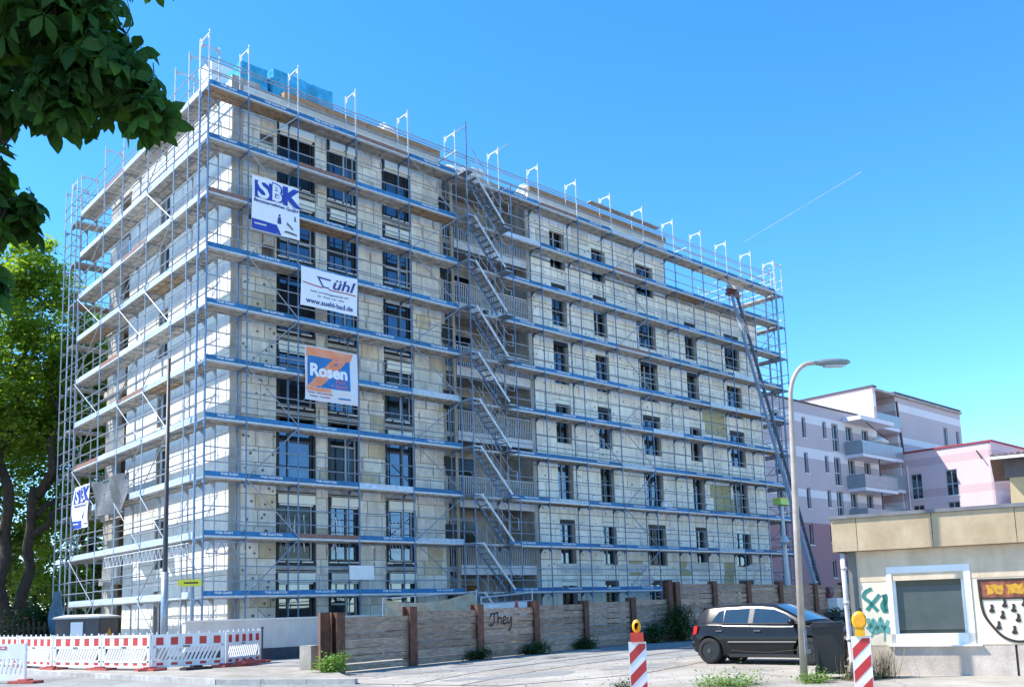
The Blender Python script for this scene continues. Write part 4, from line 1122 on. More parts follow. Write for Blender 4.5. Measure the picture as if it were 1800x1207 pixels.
# ================================================================ utility cabinet, green box, poles
cb = thing('utility_cabinet', 'dark grey utility cabinet with pale lid and warning triangle', 'cabinet', (-1.0, 6.9, 0.09), rad(-47))
mk('body', MB().box(-1.7, 0, 0, 1.4, 0, 1.55), 'cabinet', cb)
ld = MB(); ld.prism([(-1.78, -.08, 1.552), (.08, -.08, 1.552), (.08, 1.48, 1.552), (-1.78, 1.48, 1.552)], (0, 0, .06)); ld.add([(-1.78, -.08, 1.615), (.08, -.08, 1.615), (.08, 1.48, 1.615), (-1.78, 1.48, 1.615), (-1.5, .3, 1.70), (-.2, .3, 1.70), (-.2, 1.1, 1.70), (-1.5, 1.1, 1.70)], [(0, 1, 5, 4), (1, 2, 6, 5), (2, 3, 7, 6), (3, 0, 4, 7), (4, 5, 6, 7)])
mk('lid', ld, 'cabinet_lid', cb)
for x in (-1.15, -.55): mk('door_gap', MB().box(x - .008, x + .008, -.006, -.001, .1, 1.5), 'black_seal', cb)
mk('notice', MB().box(-1.1, -.62, -.012, -.004, .45, 1.42), 'paper', cb)
mk('door', MB().box(.002, .018, .08, 1.32, .1, 1.48), 'cabinet', cb)
tri = MB(); tri.prism([(.022, .52, .86), (.022, .92, .86), (.022, .72, 1.2)], (.004, 0, 0)); mk('warning_triangle', tri, 'warn_yellow', cb)
bt = MB(); bt.prism([(.028, .73, .90), (.028, .69, 1.0), (.028, .73, 1.0), (.028, .71, 1.1), (.028, .76, .98), (.028, .72, .98)], (.003, 0, 0)); mk('lightning_mark', bt, 'paint_black', cb)
gbx = thing('green_box', 'green distribution box with pale scrawls at the left edge', 'cabinet', (-3.55, 13.6, .09), rad(-40))
mk('body', MB().box(-1.4, 0, 0, .8, 0, 1.35), 'green_box', gbx); mk('lid', MB().box(-1.45, .05, -.05, .85, 1.352, 1.42), 'cabinet_lid', gbx)
sw = MB()
for s in ([(-1.2, 1.1), (-1.0, .5), (-.8, 1.1), (-.6, .5)], [(-.5, .4), (-.3, 1.1), (-.15, .5)], [(-1.25, .3), (-.7, .45), (-.2, .25)]):
    q = stroke(smooth(s), .06, V((0, -.004, 0)), V((1, 0, 0)), V((0, -1, 0))); sw.add(q.v, q.f)
mk('scrawl', sw, 'paper', gbx)
dp = thing('lamp_column', 'tall dark steel column standing before the gable', 'pole', (-.62, 1.6, .09))
mk('shaft', MB().path([(0, 0, 0), (0, 0, 2.5), (0, 0, 10.4)], [.105, .09, .055], 12), 'dark_pole', dp, smooth=True)
mk('sleeve', MB().path([(0, 0, 0), (0, 0, 3.0)], [.125, .118], 12), 'galv', dp, smooth=True)
mk('door', MB().box(-.05, .05, -.13, -.12, .7, 1.2), 'galv', dp)
ys = thing('street_sign', 'yellow oblong street sign on a thin grey pole before the gable', 'sign', (-.3, .2, .09), rad(-30))
mk('pole', MB().tube((0, 0, 0), (0, 0, 2.5), .03, 8), 'galv', ys)
sg = MB(); k = 8; prof = [(-.32 + .11 * math.cos(a), .11 * math.sin(a)) for a in [math.pi / 2 + math.pi * i / k for i in range(k + 1)]] + [(.32 + .11 * math.cos(a), .11 * math.sin(a)) for a in [-math.pi / 2 + math.pi * i / k for i in range(k + 1)]]
sg.prism([(x, -.025, 2.58 + z) for x, z in prof], (0, .05, 0)); mk('plate', sg, 'sign_yellow', ys)
mk('lettering', MB().box(-.22, .22, -.032, -.027, 2.555, 2.605), 'paint_black', ys)

# ================================================================ street lamp at the right
lp = thing('street_lamp', 'tall curved street lamp beside the parked car', 'lamp', (2.95, -20.0, 0))
hx = V((.744, -.667, 0))
pts = [V((0, 0, 0)), V((0, 0, 3.0)) + hx * .06, V((0, 0, 5.0)) + hx * .11]
for i in range(9):
    a = math.pi * .5 * i / 8; pts.append(V((0, 0, 5.35)) + hx * .12 + hx * (.44 * (1 - math.cos(a))) + V((0, 0, .72 * math.sin(a))))
pts.append(pts[-1] + hx * .15)
mk('shaft', MB().path(pts, [.072, .062, .052] + [.043] * 10, 12), 'lamp_metal', lp, smooth=True)
e = pts[-1]; hb = MB(); sec = []
for (s, w, h) in ((-.12, .035, .03), (.0, .07, .05), (.15, .11, .075), (.40, .12, .075), (.55, .09, .055), (.62, .03, .02)): sec.append((s, w, h))
nn = 10; vs = []; side = V((-hx.y, hx.x, 0))
for (s, w, h) in sec: vs += [e + hx * s + side * (w * math.cos(2 * math.pi * j / nn)) + V((0, 0, h * math.sin(2 * math.pi * j / nn))) for j in range(nn)]
fs = [(i * nn + j, i * nn + (j + 1) % nn, (i + 1) * nn + (j + 1) % nn, (i + 1) * nn + j) for i in range(len(sec) - 1) for j in range(nn)] + [tuple(range(nn)), tuple(range((len(sec) - 1) * nn, len(sec) * nn))]
hb.add(vs, fs); hd_ = mk('lamp_head', hb, 'lamp_head_grey', lp, smooth=True)
mk('lens', MB().obox(e + hx * .3 + V((0, 0, -.075)), hx * .19, side * .07, V((0, 0, .012))), 'lamp_glass', hd_)
mk('hatch', MB().box(-.045, .045, -.09, -.08, .5, .95), 'galv', lp)

# ================================================================ warning beacons on striped boards
def beacon(loc, rot, label, red):
    t = thing('warning_beacon', label, 'beacon', loc, rot, 'striped boards with warning lamps')
    w, h = .125, .93
    mk('board', MB().box(-w - .012, w + .012, -.02, .02, .02, h), 'white_plastic', t)
    for i in range(6):
        z = -.1 + i * .34; ps = []
        # slanted red stripes clipped to the board
        quad = [(-w, z), (w, z + .25), (w, z + .42), (-w, z + .17)]
        def clip(poly, lo, hi):
            for (lim, sg_) in ((lo, 1), (hi, -1)):
                out = []
                for a, b in zip(poly, poly[1:] + poly[:1]):
                    ia, ib = sg_ * (a[1] - lim) >= 0, sg_ * (b[1] - lim) >= 0
                    if ia: out.append(a)
                    if ia != ib:
                        q = (lim - a[1]) / (b[1] - a[1]); out.append((a[0] + (b[0] - a[0]) * q, lim))
                poly = out
                if not poly: return poly
            return poly
        ps = clip(quad, .05, h - .03)
        if len(ps) > 2:
            m_ = MB(); m_.prism([(x, -.0245, zz) for x, zz in ps], (0, .004, 0)); mk('stripe', m_, 'red_reflect', t)
    mk('foot', MB().prism([(-.45, -.2, 0), (.45, -.2, 0), (.45, .2, 0), (-.45, .2, 0)], (0, 0, .1)), 'red_rubber', t)
    c = MB()
    if red: c.box(-.10, .10, -.07, .07, h, h + .14); mk('lamp_base', c, 'beacon_red', t); z0 = h + .142
    else: c.box(-.07, .07, -.05, .05, h, h + .10); mk('lamp_base', c, 'amber_yellow', t); z0 = h + .102
    l = MB()
    R_ = .085 if red else .115
    n = 18; vs = []; prof = [(-.055, R_ * .55), (-.05, R_ * .95), (-.02, R_), (.02, R_), (.05, R_ * .95), (.06, R_ * .55)]
    for (y, r) in prof: vs += [(r * math.cos(2 * math.pi * j / n) * (.82 if red else .95), y, z0 + R_ * 1.15 + r * 1.25 * math.sin(2 * math.pi * j / n)) for j in range(n)]
    l.add(vs, [(i * n + j, i * n + (j + 1) % n, (i + 1) * n + (j + 1) % n, (i + 1) * n + j) for i in range(len(prof) - 1) for j in range(n)] + [tuple(range(n)), tuple(range((len(prof) - 1) * n, len(prof) * n))])
    mk('lamp', l, 'amber' if red else 'amber_yellow', t, smooth=True)
    if not red:
        q = MB(); vs = [(.085 * math.cos(2 * math.pi * j / n), -.062, z0 + R_ * 1.15 + .1 * math.sin(2 * math.pi * j / n)) for j in range(n)]; q.add(vs, [tuple(range(n))]); mk('lens', q, 'amber', t)
        mk('handle', MB().tube((.03, .03, z0), (.03, .03, z0 + .32), .02, 6), 'bin_black', t)
beacon((-1.53, -19.81, 0), rad(-48), 'striped board with red base and orange lamp in the middle of the yard edge', True)
beacon((0.62, -22.4, 0), rad(-60), 'striped board with all yellow lamp in front of the low house', False)

# ================================================================ black wheelie bin
wb = thing('wheelie_bin', 'black two wheeled rubbish bin between lamp post and low house', 'bin', (3.72, -20.12, 0), rad(-62))
bb = MB(); tp, bt_ = .29, .24
bb.add([(-bt_, -.25, .1), (bt_, -.25, .1), (bt_, .25, .1), (-bt_, .25, .1), (-tp, -.34, .98), (tp, -.34, .98), (tp, .36, .98), (-tp, .36, .98)], [(3, 2, 1, 0), (0, 1, 5, 4), (1, 2, 6, 5), (2, 3, 7, 6), (3, 0, 4, 7)])
bb.box(-.25, -.2, -.30, -.25, .1, .9); bb.box(.2, .25, -.30, -.25, .1, .9)
mk('body', bb, 'bin_black', wb)
lid = MB(); lid.prism([(-.31, -.37, .982), (.31, -.37, .982), (.31, .40, .982), (-.31, .40, .982)], (0, 0, .05)); lid.prism([(-.27, -.30, 1.033), (.27, -.30, 1.033), (.27, .30, 1.033), (-.27, .30, 1.033)], (0, 0, .035))
mk('lid', lid, 'bin_black', wb)
mk('handle', MB().tube((-.25, .45, .97), (.25, .45, .97), .018, 8).tube((-.25, .36, .95), (-.25, .45, .97), .016, 6).tube((.25, .36, .95), (.25, .45, .97), .016, 6), 'car_trim', wb)
for x in (-.27, .27): mk('wheel', MB().tube((x - .025, .27, .1), (x + .025, .27, .1), .1, 16), 'black_rubber', wb)

# ================================================================ dark hatchback
car = thing('parked_car', 'dark grey hatchback parked before the plank fence', 'car', (7.36, -16.70, 0.006), rad(277))
XR, XF, RW = -1.42, 1.16, .315
def lerp(tab, x):
    if x <= tab[0][0]: return tab[0][1]
    for (a, b), (c, d) in zip(tab, tab[1:]):
        if x <= c: t = (x - a) / (c - a); return b + (d - b) * t
    return tab[-1][1]
TOPZ = [(-2.08, .80), (-2.04, .90), (-1.95, .97), (-1.0, .965), (0.4, .935), (1.0, .93), (1.5, .86), (1.85, .77), (2.02, .68), (2.1, .55)]
HW = [(-2.1, .62), (-2.05, .74), (-1.9, .82), (-1.5, .868), (-.5, .88), (.6, .88), (1.3, .868), (1.75, .82), (1.98, .70), (2.1, .54)]
BOT = [(-2.1, .42), (-2.0, .30), (-1.7, .24), (1.6, .22), (1.95, .25), (2.1, .36)]
def zbot(x):
    z = lerp(BOT, x)
    for xa in (XR, XF):
        d = abs(x - xa)
        if d < .385: z = max(z, .31 + math.sqrt(.385 ** 2 - d * d) * .98)
    return z
SHP = [(.2, .93), (.33, .975), (.48, .99), (.58, 1.0), (.68, .995), (.80, .965), (.97, .90)]
xs = sorted({-2.1 + 4.2 * i / 70 for i in range(71)} | {xa + s * .385 for xa in (XR, XF) for s in (-1, 1)} | {xa + s * .37 for xa in (XR, XF) for s in (-1, 1)})
NL = 11
bd = MB(); vs = []
for x in xs:
    zt, zb, w = lerp(TOPZ, x), zbot(x), lerp(HW, x)
    zb = min(zb, zt - .05); ring = []
    for k in range(NL):
        z = zb + (zt - zb) * k / (NL - 1); ring.append((w * lerp(SHP, z), z))
    cr = [(w * lerp(SHP, zt) * f, zt + .035 * (1 - f * f)) for f in (.7, .35, 0)]
    half = ring + cr
    full = [(x, -y, z) for y, z in half] + [(x, y, z) for y, z in reversed(half[:-1])]
    vs += full
n = 2 * (NL + 3) - 1
fs = [(i * n + j, (i + 1) * n + j, (i + 1) * n + j + 1, i * n + j + 1) for i in range(len(xs) - 1) for j in range(n - 1)] + [tuple(range(n)), tuple(reversed(range((len(xs) - 1) * n, len(xs) * n)))]
bd.add(vs, fs); body = mk('body', bd, 'car_paint', car, smooth=True)
# greenhouse: section corners interpolate from belt line to roof
RZ = [(-2.0, .96), (-1.86, 1.18), (-1.74, 1.36), (-1.62, 1.425), (-1.2, 1.465), (-.6, 1.485), (-.1, 1.48), (.25, 1.44), (.6, 1.27), (.95, 1.06), (1.12, .95)]
def roofz(x): return lerp(RZ, x)
def gy(x, z):
    """half width of the cabin at height z"""
    b = lerp(HW, x) * .93 - .02; t = max(0, min(1, (z - .94) / .54)); return b - .21 * t - .03 * t * t
gh = MB(); vs = []; gx = [-2.0 + 3.12 * i / 52 for i in range(53)]; NG = 9
for x in gx:
    zr = max(roofz(x), .96); half = []
    for k in range(NG):
        z = .93 + (zr - .93) * k / (NG - 1); half.append((gy(x, z), z))
    yt = half[-1][0]
    half += [(yt * .93, zr + .018), (yt * .6, zr + .035), (0, zr + .042)]
    vs += [(x, -y, z) for y, z in half] + [(x, y, z) for y, z in reversed(half[:-1])]
n = 2 * (NG + 3) - 1
fs = [(i * n + j, (i + 1) * n + j, (i + 1) * n + j + 1, i * n + j + 1) for i in range(len(gx) - 1) for j in range(n - 1)] + [tuple(range(n)), tuple(reversed(range((len(gx) - 1) * n, len(gx) * n)))]
gh.add(vs, fs); cabin = mk('cabin', gh, 'car_paint', car, smooth=True)
def sideglass(poly, mat, name, off=.008, par=None):
    for s in (-1, 1):
        bm = bmesh.new(); f = bm.faces.new([bm.verts.new((x, 0, z)) for x, z in poly]); bmesh.ops.triangulate(bm, faces=[f]); bmesh.ops.subdivide_edges(bm, edges=bm.edges[:], cuts=4, use_grid_fill=True)
        for v in bm.verts: v.co.y = s * (gy(v.co.x, v.co.z) + off)
        me = D.meshes.new(name); bm.to_mesh(me); bm.free(); me.materials.append(M[mat]); me.polygons.foreach_set('use_smooth', [True] * len(me.polygons)); link(name, me, par or car)
sideglass([(-.23, .99), (.80, .975), (.88, 1.00), (.56, 1.22), (.26, 1.35), (-.23, 1.39)], 'car_glass', 'side_window')
sideglass([(-1.03, 1.00), (-.38, .99), (-.38, 1.39), (-1.03, 1.365)], 'car_glass', 'side_window')
sideglass([(-1.36, 1.05), (-1.07, 1.01), (-1.07, 1.355), (-1.20, 1.32)], 'car_glass', 'quarter_window')
sideglass([(-.37, .985), (-.24, .985), (-.24, 1.40), (-.37, 1.40)], 'car_pillar', 'pillar', .010)
sideglass([(-1.40, .985), (.92, .955), (.92, .97), (-1.40, 1.0)], 'car_trim', 'window_strip', .012)
ws = MB(); vs = []
for i in range(7):
    x = .30 + (1.06 - .30) * i / 6; z = roofz(x) + .05
    for j in range(9): f = -1 + 2 * j / 8; y = f * (gy(x, roofz(x)) * .93); vs.append((x + .012 * (1 - f * f), y, z + .012 - .03 * f * f))
ws.add(vs, [(i * 9 + j, (i + 1) * 9 + j, (i + 1) * 9 + j + 1, i * 9 + j + 1) for i in range(6) for j in range(8)]); mk('windscreen', ws, 'car_glass', car, smooth=True)
rwn = MB(); vs = []
for i in range(5):
    x = -1.93 + (.24) * i / 4; z = roofz(x) + .05
    for j in range(7): f = -1 + 2 * j / 6; vs.append((x - .012, f * gy(x, roofz(x)) * .88, z))
rwn.add(vs, [(i * 7 + j, (i + 1) * 7 + j, (i + 1) * 7 + j + 1, i * 7 + j + 1) for i in range(4) for j in range(6)]); mk('rear_window', rwn, 'car_glass', car, smooth=True)
for o in car.children:
    if o.name.split('.')[0] in ('cabin', 'side_window', 'quarter_window', 'pillar', 'window_strip', 'windscreen', 'rear_window'):
        for v in o.data.vertices:
            if v.co.z > .94: v.co.z = .94 + (v.co.z - .94) * .87
def sy(x, z): return lerp(HW, x) * lerp(SHP, z)
def sideline(pts, r, mat, name, off=.004):
    for s in (-1, 1):
        mk(name, MB().path([(x, s * (sy(x, z) + off), z) for x, z in pts], r, 5), mat, car)
for dl in ([(-.31, .30), (-.31, .6), (-.31, .93)], [(.92, .36), (.95, .6), (.90, .92)], [(-.31, .30), (.2, .29), (.92, .36)], [(-.93, .48), (-.82, .34), (-.31, .30)], [(-1.18, .93), (-1.05, .8), (-.93, .6), (-.93, .48)]):
    q = []
    for a, b in zip(dl, dl[1:]): q += [(a[0] + (b[0] - a[0]) * t / 4, a[1] + (b[1] - a[1]) * t / 4) for t in range(4)]
    sideline(q + [dl[-1]], .005, 'car_trim', 'door_seam', .0)
for s in (-1, 1):
    mk('side_moulding', MB().path([(x, s * (sy(x, .52) + .008), .53) for x in [-.88 + 1.75 * i / 8 for i in range(9)]], .022, 6), 'car_pillar', car)
    for x in (-1.12, -.10): mk('door_handle', MB().obox((x, s * (sy(x, .80) + .018), .80), (.085, 0, 0), (0, .016, 0), (0, 0, .016)), 'car_pillar', car)
    tl = MB(); zz = [(.72, -1.97), (.93, -1.88)]
    tl.prism([(-2.03, s * .735, .70), (-1.84, s * .825, .74), (-1.80, s * .800, .93), (-1.97, s * .735, .92)], (0, -s * .06, 0)); 
    for i, v in enumerate(tl.v): tl.v[i] = (v[0], v[1] + s * .022, v[2])
    mk('tail_light', tl, 'tail_red', car)
    hl = MB(); hl.prism([(1.70, s * .80, .62), (1.98, s * .66, .58), (1.98, s * .64, .70), (1.66, s * .79, .80)], (0, -s * .08, .0)); 
    for i, v in enumerate(hl.v): hl.v[i] = (v[0] + .02, v[1] + s * .04, v[2])
    mk('headlight', hl, 'chrome', car)
    mi = MB(); mi.path([(.80, s * .84, .98), (.82, s * .97, 1.0), (.80, s * 1.03, 1.0)], [.05, .085, .05], 8); mk('mirror', mi, 'car_paint', car, smooth=True)
    mk('sill', MB().box(-.88, .88, s * .80 - .05, s * .80 + .05, .17, .25), 'car_trim', car)
mk('underbody', MB().box(-1.9, 1.9, -.72, .72, .2, .62), 'car_trim', car)
mk('bumper', MB().path([(-1.98, -.74, .48), (-2.1, -.5, .46), (-2.13, 0, .46), (-2.1, .5, .46), (-1.98, .74, .48)], .085, 8), 'car_paint', car, smooth=True)
mk('front_grille', MB().box(2.04, 2.115, -.40, .40, .42, .60), 'car_trim', car)
mk('number_plate', MB().box(2.12, 2.13, -.26, .26, .40, .51), 'paper', car)
mk('roof_aerial', MB().tube((-1.45, 0, 1.47), (-1.62, 0, 1.66), .006, 5), 'car_trim', car)
ty = MB(); prof = [(.215, -.09), (.29, -.098), (.312, -.07), (.317, 0), (.312, .07), (.29, .098), (.215, .09)]; n = 28; vs = []
for (r, y) in prof: vs += [(r * math.cos(2 * math.pi * j / n), y, r * math.sin(2 * math.pi * j / n)) for j in range(n)]
ty.add(vs, [(i * n + j, (i + 1) * n + j, (i + 1) * n + (j + 1) % n, i * n + (j + 1) % n) for i in range(len(prof) - 1) for j in range(n)])
TY = ty.mesh('tyre', 'tyre', True)
rm = MB(); rm.tube((0, -.07, 0), (0, .07, 0), .216, 28); rm.tube((0, -.085, 0), (0, .085, 0), .06, 12)
for i in range(9):
    a = 2 * math.pi * i / 9
    for s in (-1, 1): rm.tube((.14 * math.cos(a), s * .07, .14 * math.sin(a)), (.14 * math.cos(a), s * .076, .14 * math.sin(a)), .028, 8)
RM = rm.mesh('rim', 'rim_black')
RG = MB().lathe([(.19, 0), (.21, .004), (.215, 0), (.21, -.004)], 28).mesh('rim_edge', 'car_pillar')
for x in (XR, XF):
    for s in (-1, 1):
        w = link('wheel', TY, car, (x, s * .765, .318)); link('rim', RM, w)
        for k in range(5):
            a = 2 * math.pi * k / 5; mk('wheel_bolt', MB().tube((.035 * math.cos(a), s * .086, .035 * math.sin(a)), (.035 * math.cos(a), s * .092, .035 * math.sin(a)), .009, 6), 'chrome', w)
        mk('arch_liner', MB().lathe([(.39, 0), (.39, .02)], 24).tube((0, 0, 0), (0, 0, .02), .38, 24), 'car_trim', car, (x, s * .60, .32), (math.pi / 2, 0, 0))

for o in list(car.children):
    if o.name.split('.')[0] in ('body', 'cabin', 'tail_light', 'bumper', 'rear_window', 'quarter_window', 'underbody'):
        for v in o.data.vertices:
            if v.co.x < -1.5: v.co.x = -1.5 + (v.co.x + 1.5) * .78
# ================================================================ low flat-roofed house at the right
HD = V((0.33559, -0.94201, 0)); HN = V((-0.94201, -0.33559, 0))
F0 = V((4.41, -20.0, 0)); W0 = F0 - HN * .20
hs = thing('low_house', 'low flat roofed house with tan fascia panels and painted walls', 'house', (W0.x, W0.y, 0), math.atan2(HD.y, HD.x))
# local: x along the front, +y inwards (away from the street), z up
UH0, UH1, DP = .37, 9.5, 6.0
wx0, wx1, wz0, wz1 = .93, 2.37, .60, 2.06
facade('wall', 'house_wall', (UH0, 0, 0), (1, 0, 0), (0, -1, 0), UH1 - UH0, .56, 2.7, [(wx0 - UH0, wx1 - UH0, wz0, wz1)], .2, hs)
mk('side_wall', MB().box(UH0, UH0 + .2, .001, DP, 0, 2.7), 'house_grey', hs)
mk('rear_wall', MB().box(UH0, UH1, DP, DP + .2, 0, 2.7), 'house_wall', hs)
mk('end_wall', MB().box(UH1 - .2, UH1, .001, DP, 0, 2.7), 'house_wall', hs)
mk('plinth', MB().box(UH0 - .02, 3.02, -.03, .02, 0, .555), 'house_slab', hs)
mk('plinth', MB().box(3.06, UH1, -.03, .02, 0, .555), 'house_slab', hs)
mk('joint_strip', MB().box(3.02, 3.06, -.022, .02, 0, .52), 'black_seal', hs)
for (a, b) in ((.40, .92), (2.40, 3.55), (3.57, 4.9)):
    mk('wall_panel', MB().box(a, b, -.012, .0, .575, 1.80), 'paint_cream', hs)
mk('wall_cap', MB().box(.40, 5, -.015, .0, 1.815, 2.42), 'house_wall', hs)
js = [-.35, .10, .45, 1.82, 3.23, 4.6, 6.0, 7.4, 9.7]
roof = mk('roof', MB().box(0.0, UH1 + .3, -.198, DP + .3, 2.72, 3.04), 'roof_felt', hs)
mk('roof_edge', MB().box(-.06, UH1 + .35, -.26, DP + .35, 3.08, 3.15), 'roof_felt', hs)
mk('corner_strip', MB().box(.20, UH0 - .002, .02, .12, 0, 2.55), 'house_grey', hs)
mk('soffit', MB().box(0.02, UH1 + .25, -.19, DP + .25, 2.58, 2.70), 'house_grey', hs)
js = [-.02, .45, 1.82, 3.23, 4.6, 6.0, 7.4, 9.7]
SHF = 0
for a, b in zip(js, js[1:]):
    f_ = mk('fascia_panel', MB().box(a + .006, b - .006, -.222, -.20, 2.43, 3.075), 'fascia', roof)
    sc = MB()
    for x in (a + .12, (a + b) / 2, b - .12):
        sc.tube((x, -.226, 2.52), (x, -.221, 2.52), .016, 8)
    mk('screw', sc, 'fascia', f_)
mk('fascia_panel', MB().box(-.03, -.005, -.20, DP + .3, 2.43, 3.075), 'fascia', roof)
dpm = MB(); dpm.path([(.13, -.12, 2.40), (.14, -.12, 1.4), (.16, -.12, .15), (.14, -.25, 0.02)], .05, 12)
for z in (.7, 1.42, 2.1): dpm.tube((.145, -.12, z - .03), (.145, -.12, z + .03), .06, 12)
mk('downpipe', dpm, 'pipe_white', hs, smooth=True)
# window with white surround
wmb = MB(); y = -.03
wmb.box(wx0 - .02, wx1 + .02, y, .08, wz1 - .10, wz1 + .03); wmb.box(wx0 - .02, wx0 + .07, y, .08, wz0, wz1 - .10); wmb.box(wx1 - .10, wx1 + .02, y, .08, wz0, wz1 - .10); wmb.box(wx0 - .02, wx1 + .02, y, .08, wz0 - .02, wz0 + .19)
win = mk('window', wmb, 'frame_white', hs)
s2 = MB(); s2.box(wx0 + .07, wx1 - .10, .03, .10, wz1 - .16, wz1 - .10); s2.box(wx0 + .07, wx0 + .13, .03, .10, wz0 + .19, wz1 - .16); s2.box(wx1 - .15, wx1 - .10, .03, .10, wz0 + .19, wz1 - .16)
mk('sash', s2, 'frame_white', win)
mk('pane', MB().box(wx0 + .10, wx1 - .12, .085, .095, wz0 + .15, wz1 - .12), 'glass_grey', win)
mk('blind', MB().box(wx0 + .13, wx1 - .15, .076, .084, wz0 + .26, wz1 - .36), 'blind_grey', win)
mk('sill', MB().box(wx0 - .08, wx1 + .12, -.10, .0, wz0 - .05, wz0 - .02), 'frame_white', win)
O_, UU, NN = V((0, -.014, 0)), V((1, 0, 0)), V((0, -1, 0))
for s, w, m_ in (([(.62, 1.68), (.50, 1.62), (.46, 1.52), (.56, 1.42), (.70, 1.24)], .07, 'paint_green'), ([(.50, 1.26), (.62, 1.40), (.76, 1.56)], .07, 'paint_green'),
                 ([(.84, 1.22), (.80, 1.34), (.86, 1.46), (.84, 1.56)], .10, 'paint_green'), ([(.84, 1.55), (.86, 1.20)], .07, 'paint_green'),
                 ([(.50, 1.10), (.54, .92), (.60, 1.08), (.66, .90), (.74, 1.10), (.78, .90), (.88, 1.06)], .06, 'paint_green2'), ([(.50, .96), (.60, .86), (.74, .90), (.90, .86)], .13, 'paint_green2'), ([(.54, .74), (.62, .90)], .03, 'paint_green2'), ([(.78, .66), (.80, .9)], .03, 'paint_green2')):
    mk('graffiti', stroke(smooth(s), w, O_, UU, NN), m_, hs)
# painted shield: red band with yellow crowns above a cream field with black flames
sx0, sx1 = 2.52, 3.72; scx = (sx0 + sx1) / 2
shp = [(sx0, 1.76), (sx0 + .03, 1.2), (sx0 + .16, .92), (scx - .25, .70), (scx, .62), (scx + .25, .70), (sx1 - .16, .92), (sx1 - .03, 1.2), (sx1, 1.76)]
mk('shield_field', MB().prism([(x, -.014, z) for x, z in shp], (0, -.003, 0)), 'paint_cream', hs)
mk('shield_band', MB().prism([(x, -.0175, z) for x, z in ((sx0, 1.42), (sx1, 1.42), (sx1, 1.76), (sx0, 1.76))], (0, -.002, 0)), 'paint_red', hs)
for cx_ in (sx0 + .26, scx, sx1 - .26):
    mk('crown', MB().prism([(cx_ + a, -.020, z) for a, z in ((-.14, 1.48), (-.02, 1.51), (.12, 1.485), (.15, 1.60), (.13, 1.69), (.06, 1.66), (.01, 1.69), (-.07, 1.665), (-.15, 1.68), (-.12, 1.58))], (0, -.002, 0)), 'paint_yellow', hs)
O2 = V((0, -.0235, 0))
for pts_, w in ((shp[:1] + smooth(shp)[1:], .045), ([(sx0, 1.42), (sx1, 1.41)], .035), ([(sx0 - .02, 1.77), (sx1, 1.76)], .035)):
    mk('shield_outline', stroke(pts_, w, O2, UU, NN), 'paint_black', hs)
for (fx, fz) in ((.18, 1.24), (.40, 1.33), (.54, 1.24), (.72, 1.34), (.35, 1.12), (.60, 1.06), (.27, .93), (.52, .84), (.80, 1.08), (.78, .90), (.93, 1.24), (1.02, 1.06)):
    x, z = sx0 + fx, fz
    mk('flame', stroke([(x, z - .06), (x - .005, z - .02), (x + .01, z + .02), (x, z + .07)], .045, O2, UU, NN), 'paint_black', hs)
    q = MB(); q.prism([(x + .05 * math.cos(a), -.0235, z - .05 + .035 * math.sin(a)) for a in [2 * math.pi * i / 10 for i in range(10)]], (0, -.004, 0)); mk('flame', q, 'paint_black', hs)

# ================================================================ pale pink housing blocks far behind
LAV, WHT, PNK, ROS, LV2 = (0.53, 0.44, 0.455), (0.74, 0.70, 0.715), (0.60, 0.42, 0.43), (0.36, 0.195, 0.21), (0.44, 0.35, 0.42)
bands('pinkA', [7.2, 9.1, 9.75, 12.2, 12.9, 14.9, 15.55], [ROS, LAV, WHT, LAV, WHT, LAV, WHT, LAV])
bands('pinkB', [16.6, 17.6, 18.7], [WHT, (0.66, 0.50, 0.52), (0.80, 0.76, 0.76), (0.68, 0.52, 0.54)])
bands('pinkC', [9.0, 9.7, 12.0, 12.7, 15.0, 15.6, 17.9, 18.6], [ROS, WHT, LAV, WHT, LAV, WHT, LAV, WHT, LAV])
bands('pinkD', [4.2, 4.9, 7.0, 7.7, 9.9, 10.6, 12.6, 13.3], [ROS, PNK, (0.70, 0.52, 0.53), PNK, (0.70, 0.52, 0.53), PNK, (0.70, 0.52, 0.53), PNK, (0.72, 0.52, 0.53)])
def bigwin(root, o, u, n, L_, z0, z1, holes, mat, wallname='wall'):
    f_ = facade(wallname, mat, o, u, n, L_, z0, z1, holes, .22, root)
    o, u, n = V(o), V(u), V(n)
    for (a, b, c, d) in holes:
        fw = .07; ctr = lambda s, z: o + u * s - n * .16 + V((0, 0, z))
        mb = MB()
        for (s0, s1, q0, q1) in ((a, b, c, c + fw), (a, b, d - fw, d), (a, a + fw, c + fw, d - fw), (b - fw, b, c + fw, d - fw)): mb.obox(ctr((s0 + s1) / 2, (q0 + q1) / 2), u * (s1 - s0) / 2, n * .04, V((0, 0, (q1 - q0) / 2)))
        if b - a > .9: mb.obox(ctr(a + (b - a) * .5, (c + d) / 2), u * .04, n * .035, V((0, 0, (d - c) / 2 - fw)))
        if d - c > 1.7 and b - a > .9: mb.obox(ctr((a + b) / 2, c + (d - c) * .45), u * ((b - a) / 2 - fw), n * .03, V((0, 0, .05)))
        w = mk('window', mb, 'frame_grey', f_)
        mk('pane', MB().obox(ctr((a + b) / 2, (c + d) / 2) - n * .03, u * ((b - a) / 2 - .02), n * .01, V((0, 0, (d - c) / 2 - .02))), 'glass', w)
        mk('sill', MB().obox(o + u * (a + b) / 2 + n * .03 + V((0, 0, c - .05)), u * ((b - a) / 2 + .05), n * .05, V((0, 0, .03))), 'frame_white', w)
    return f_
PA = thing('pink_block', 'pale lilac banded apartment block with glass balconies behind the street lamp', 'building', (0, 0, 0), 0, 'pink housing blocks')
AX0, AX1, AY = 41.0, 62.1, 7.0
hA = []
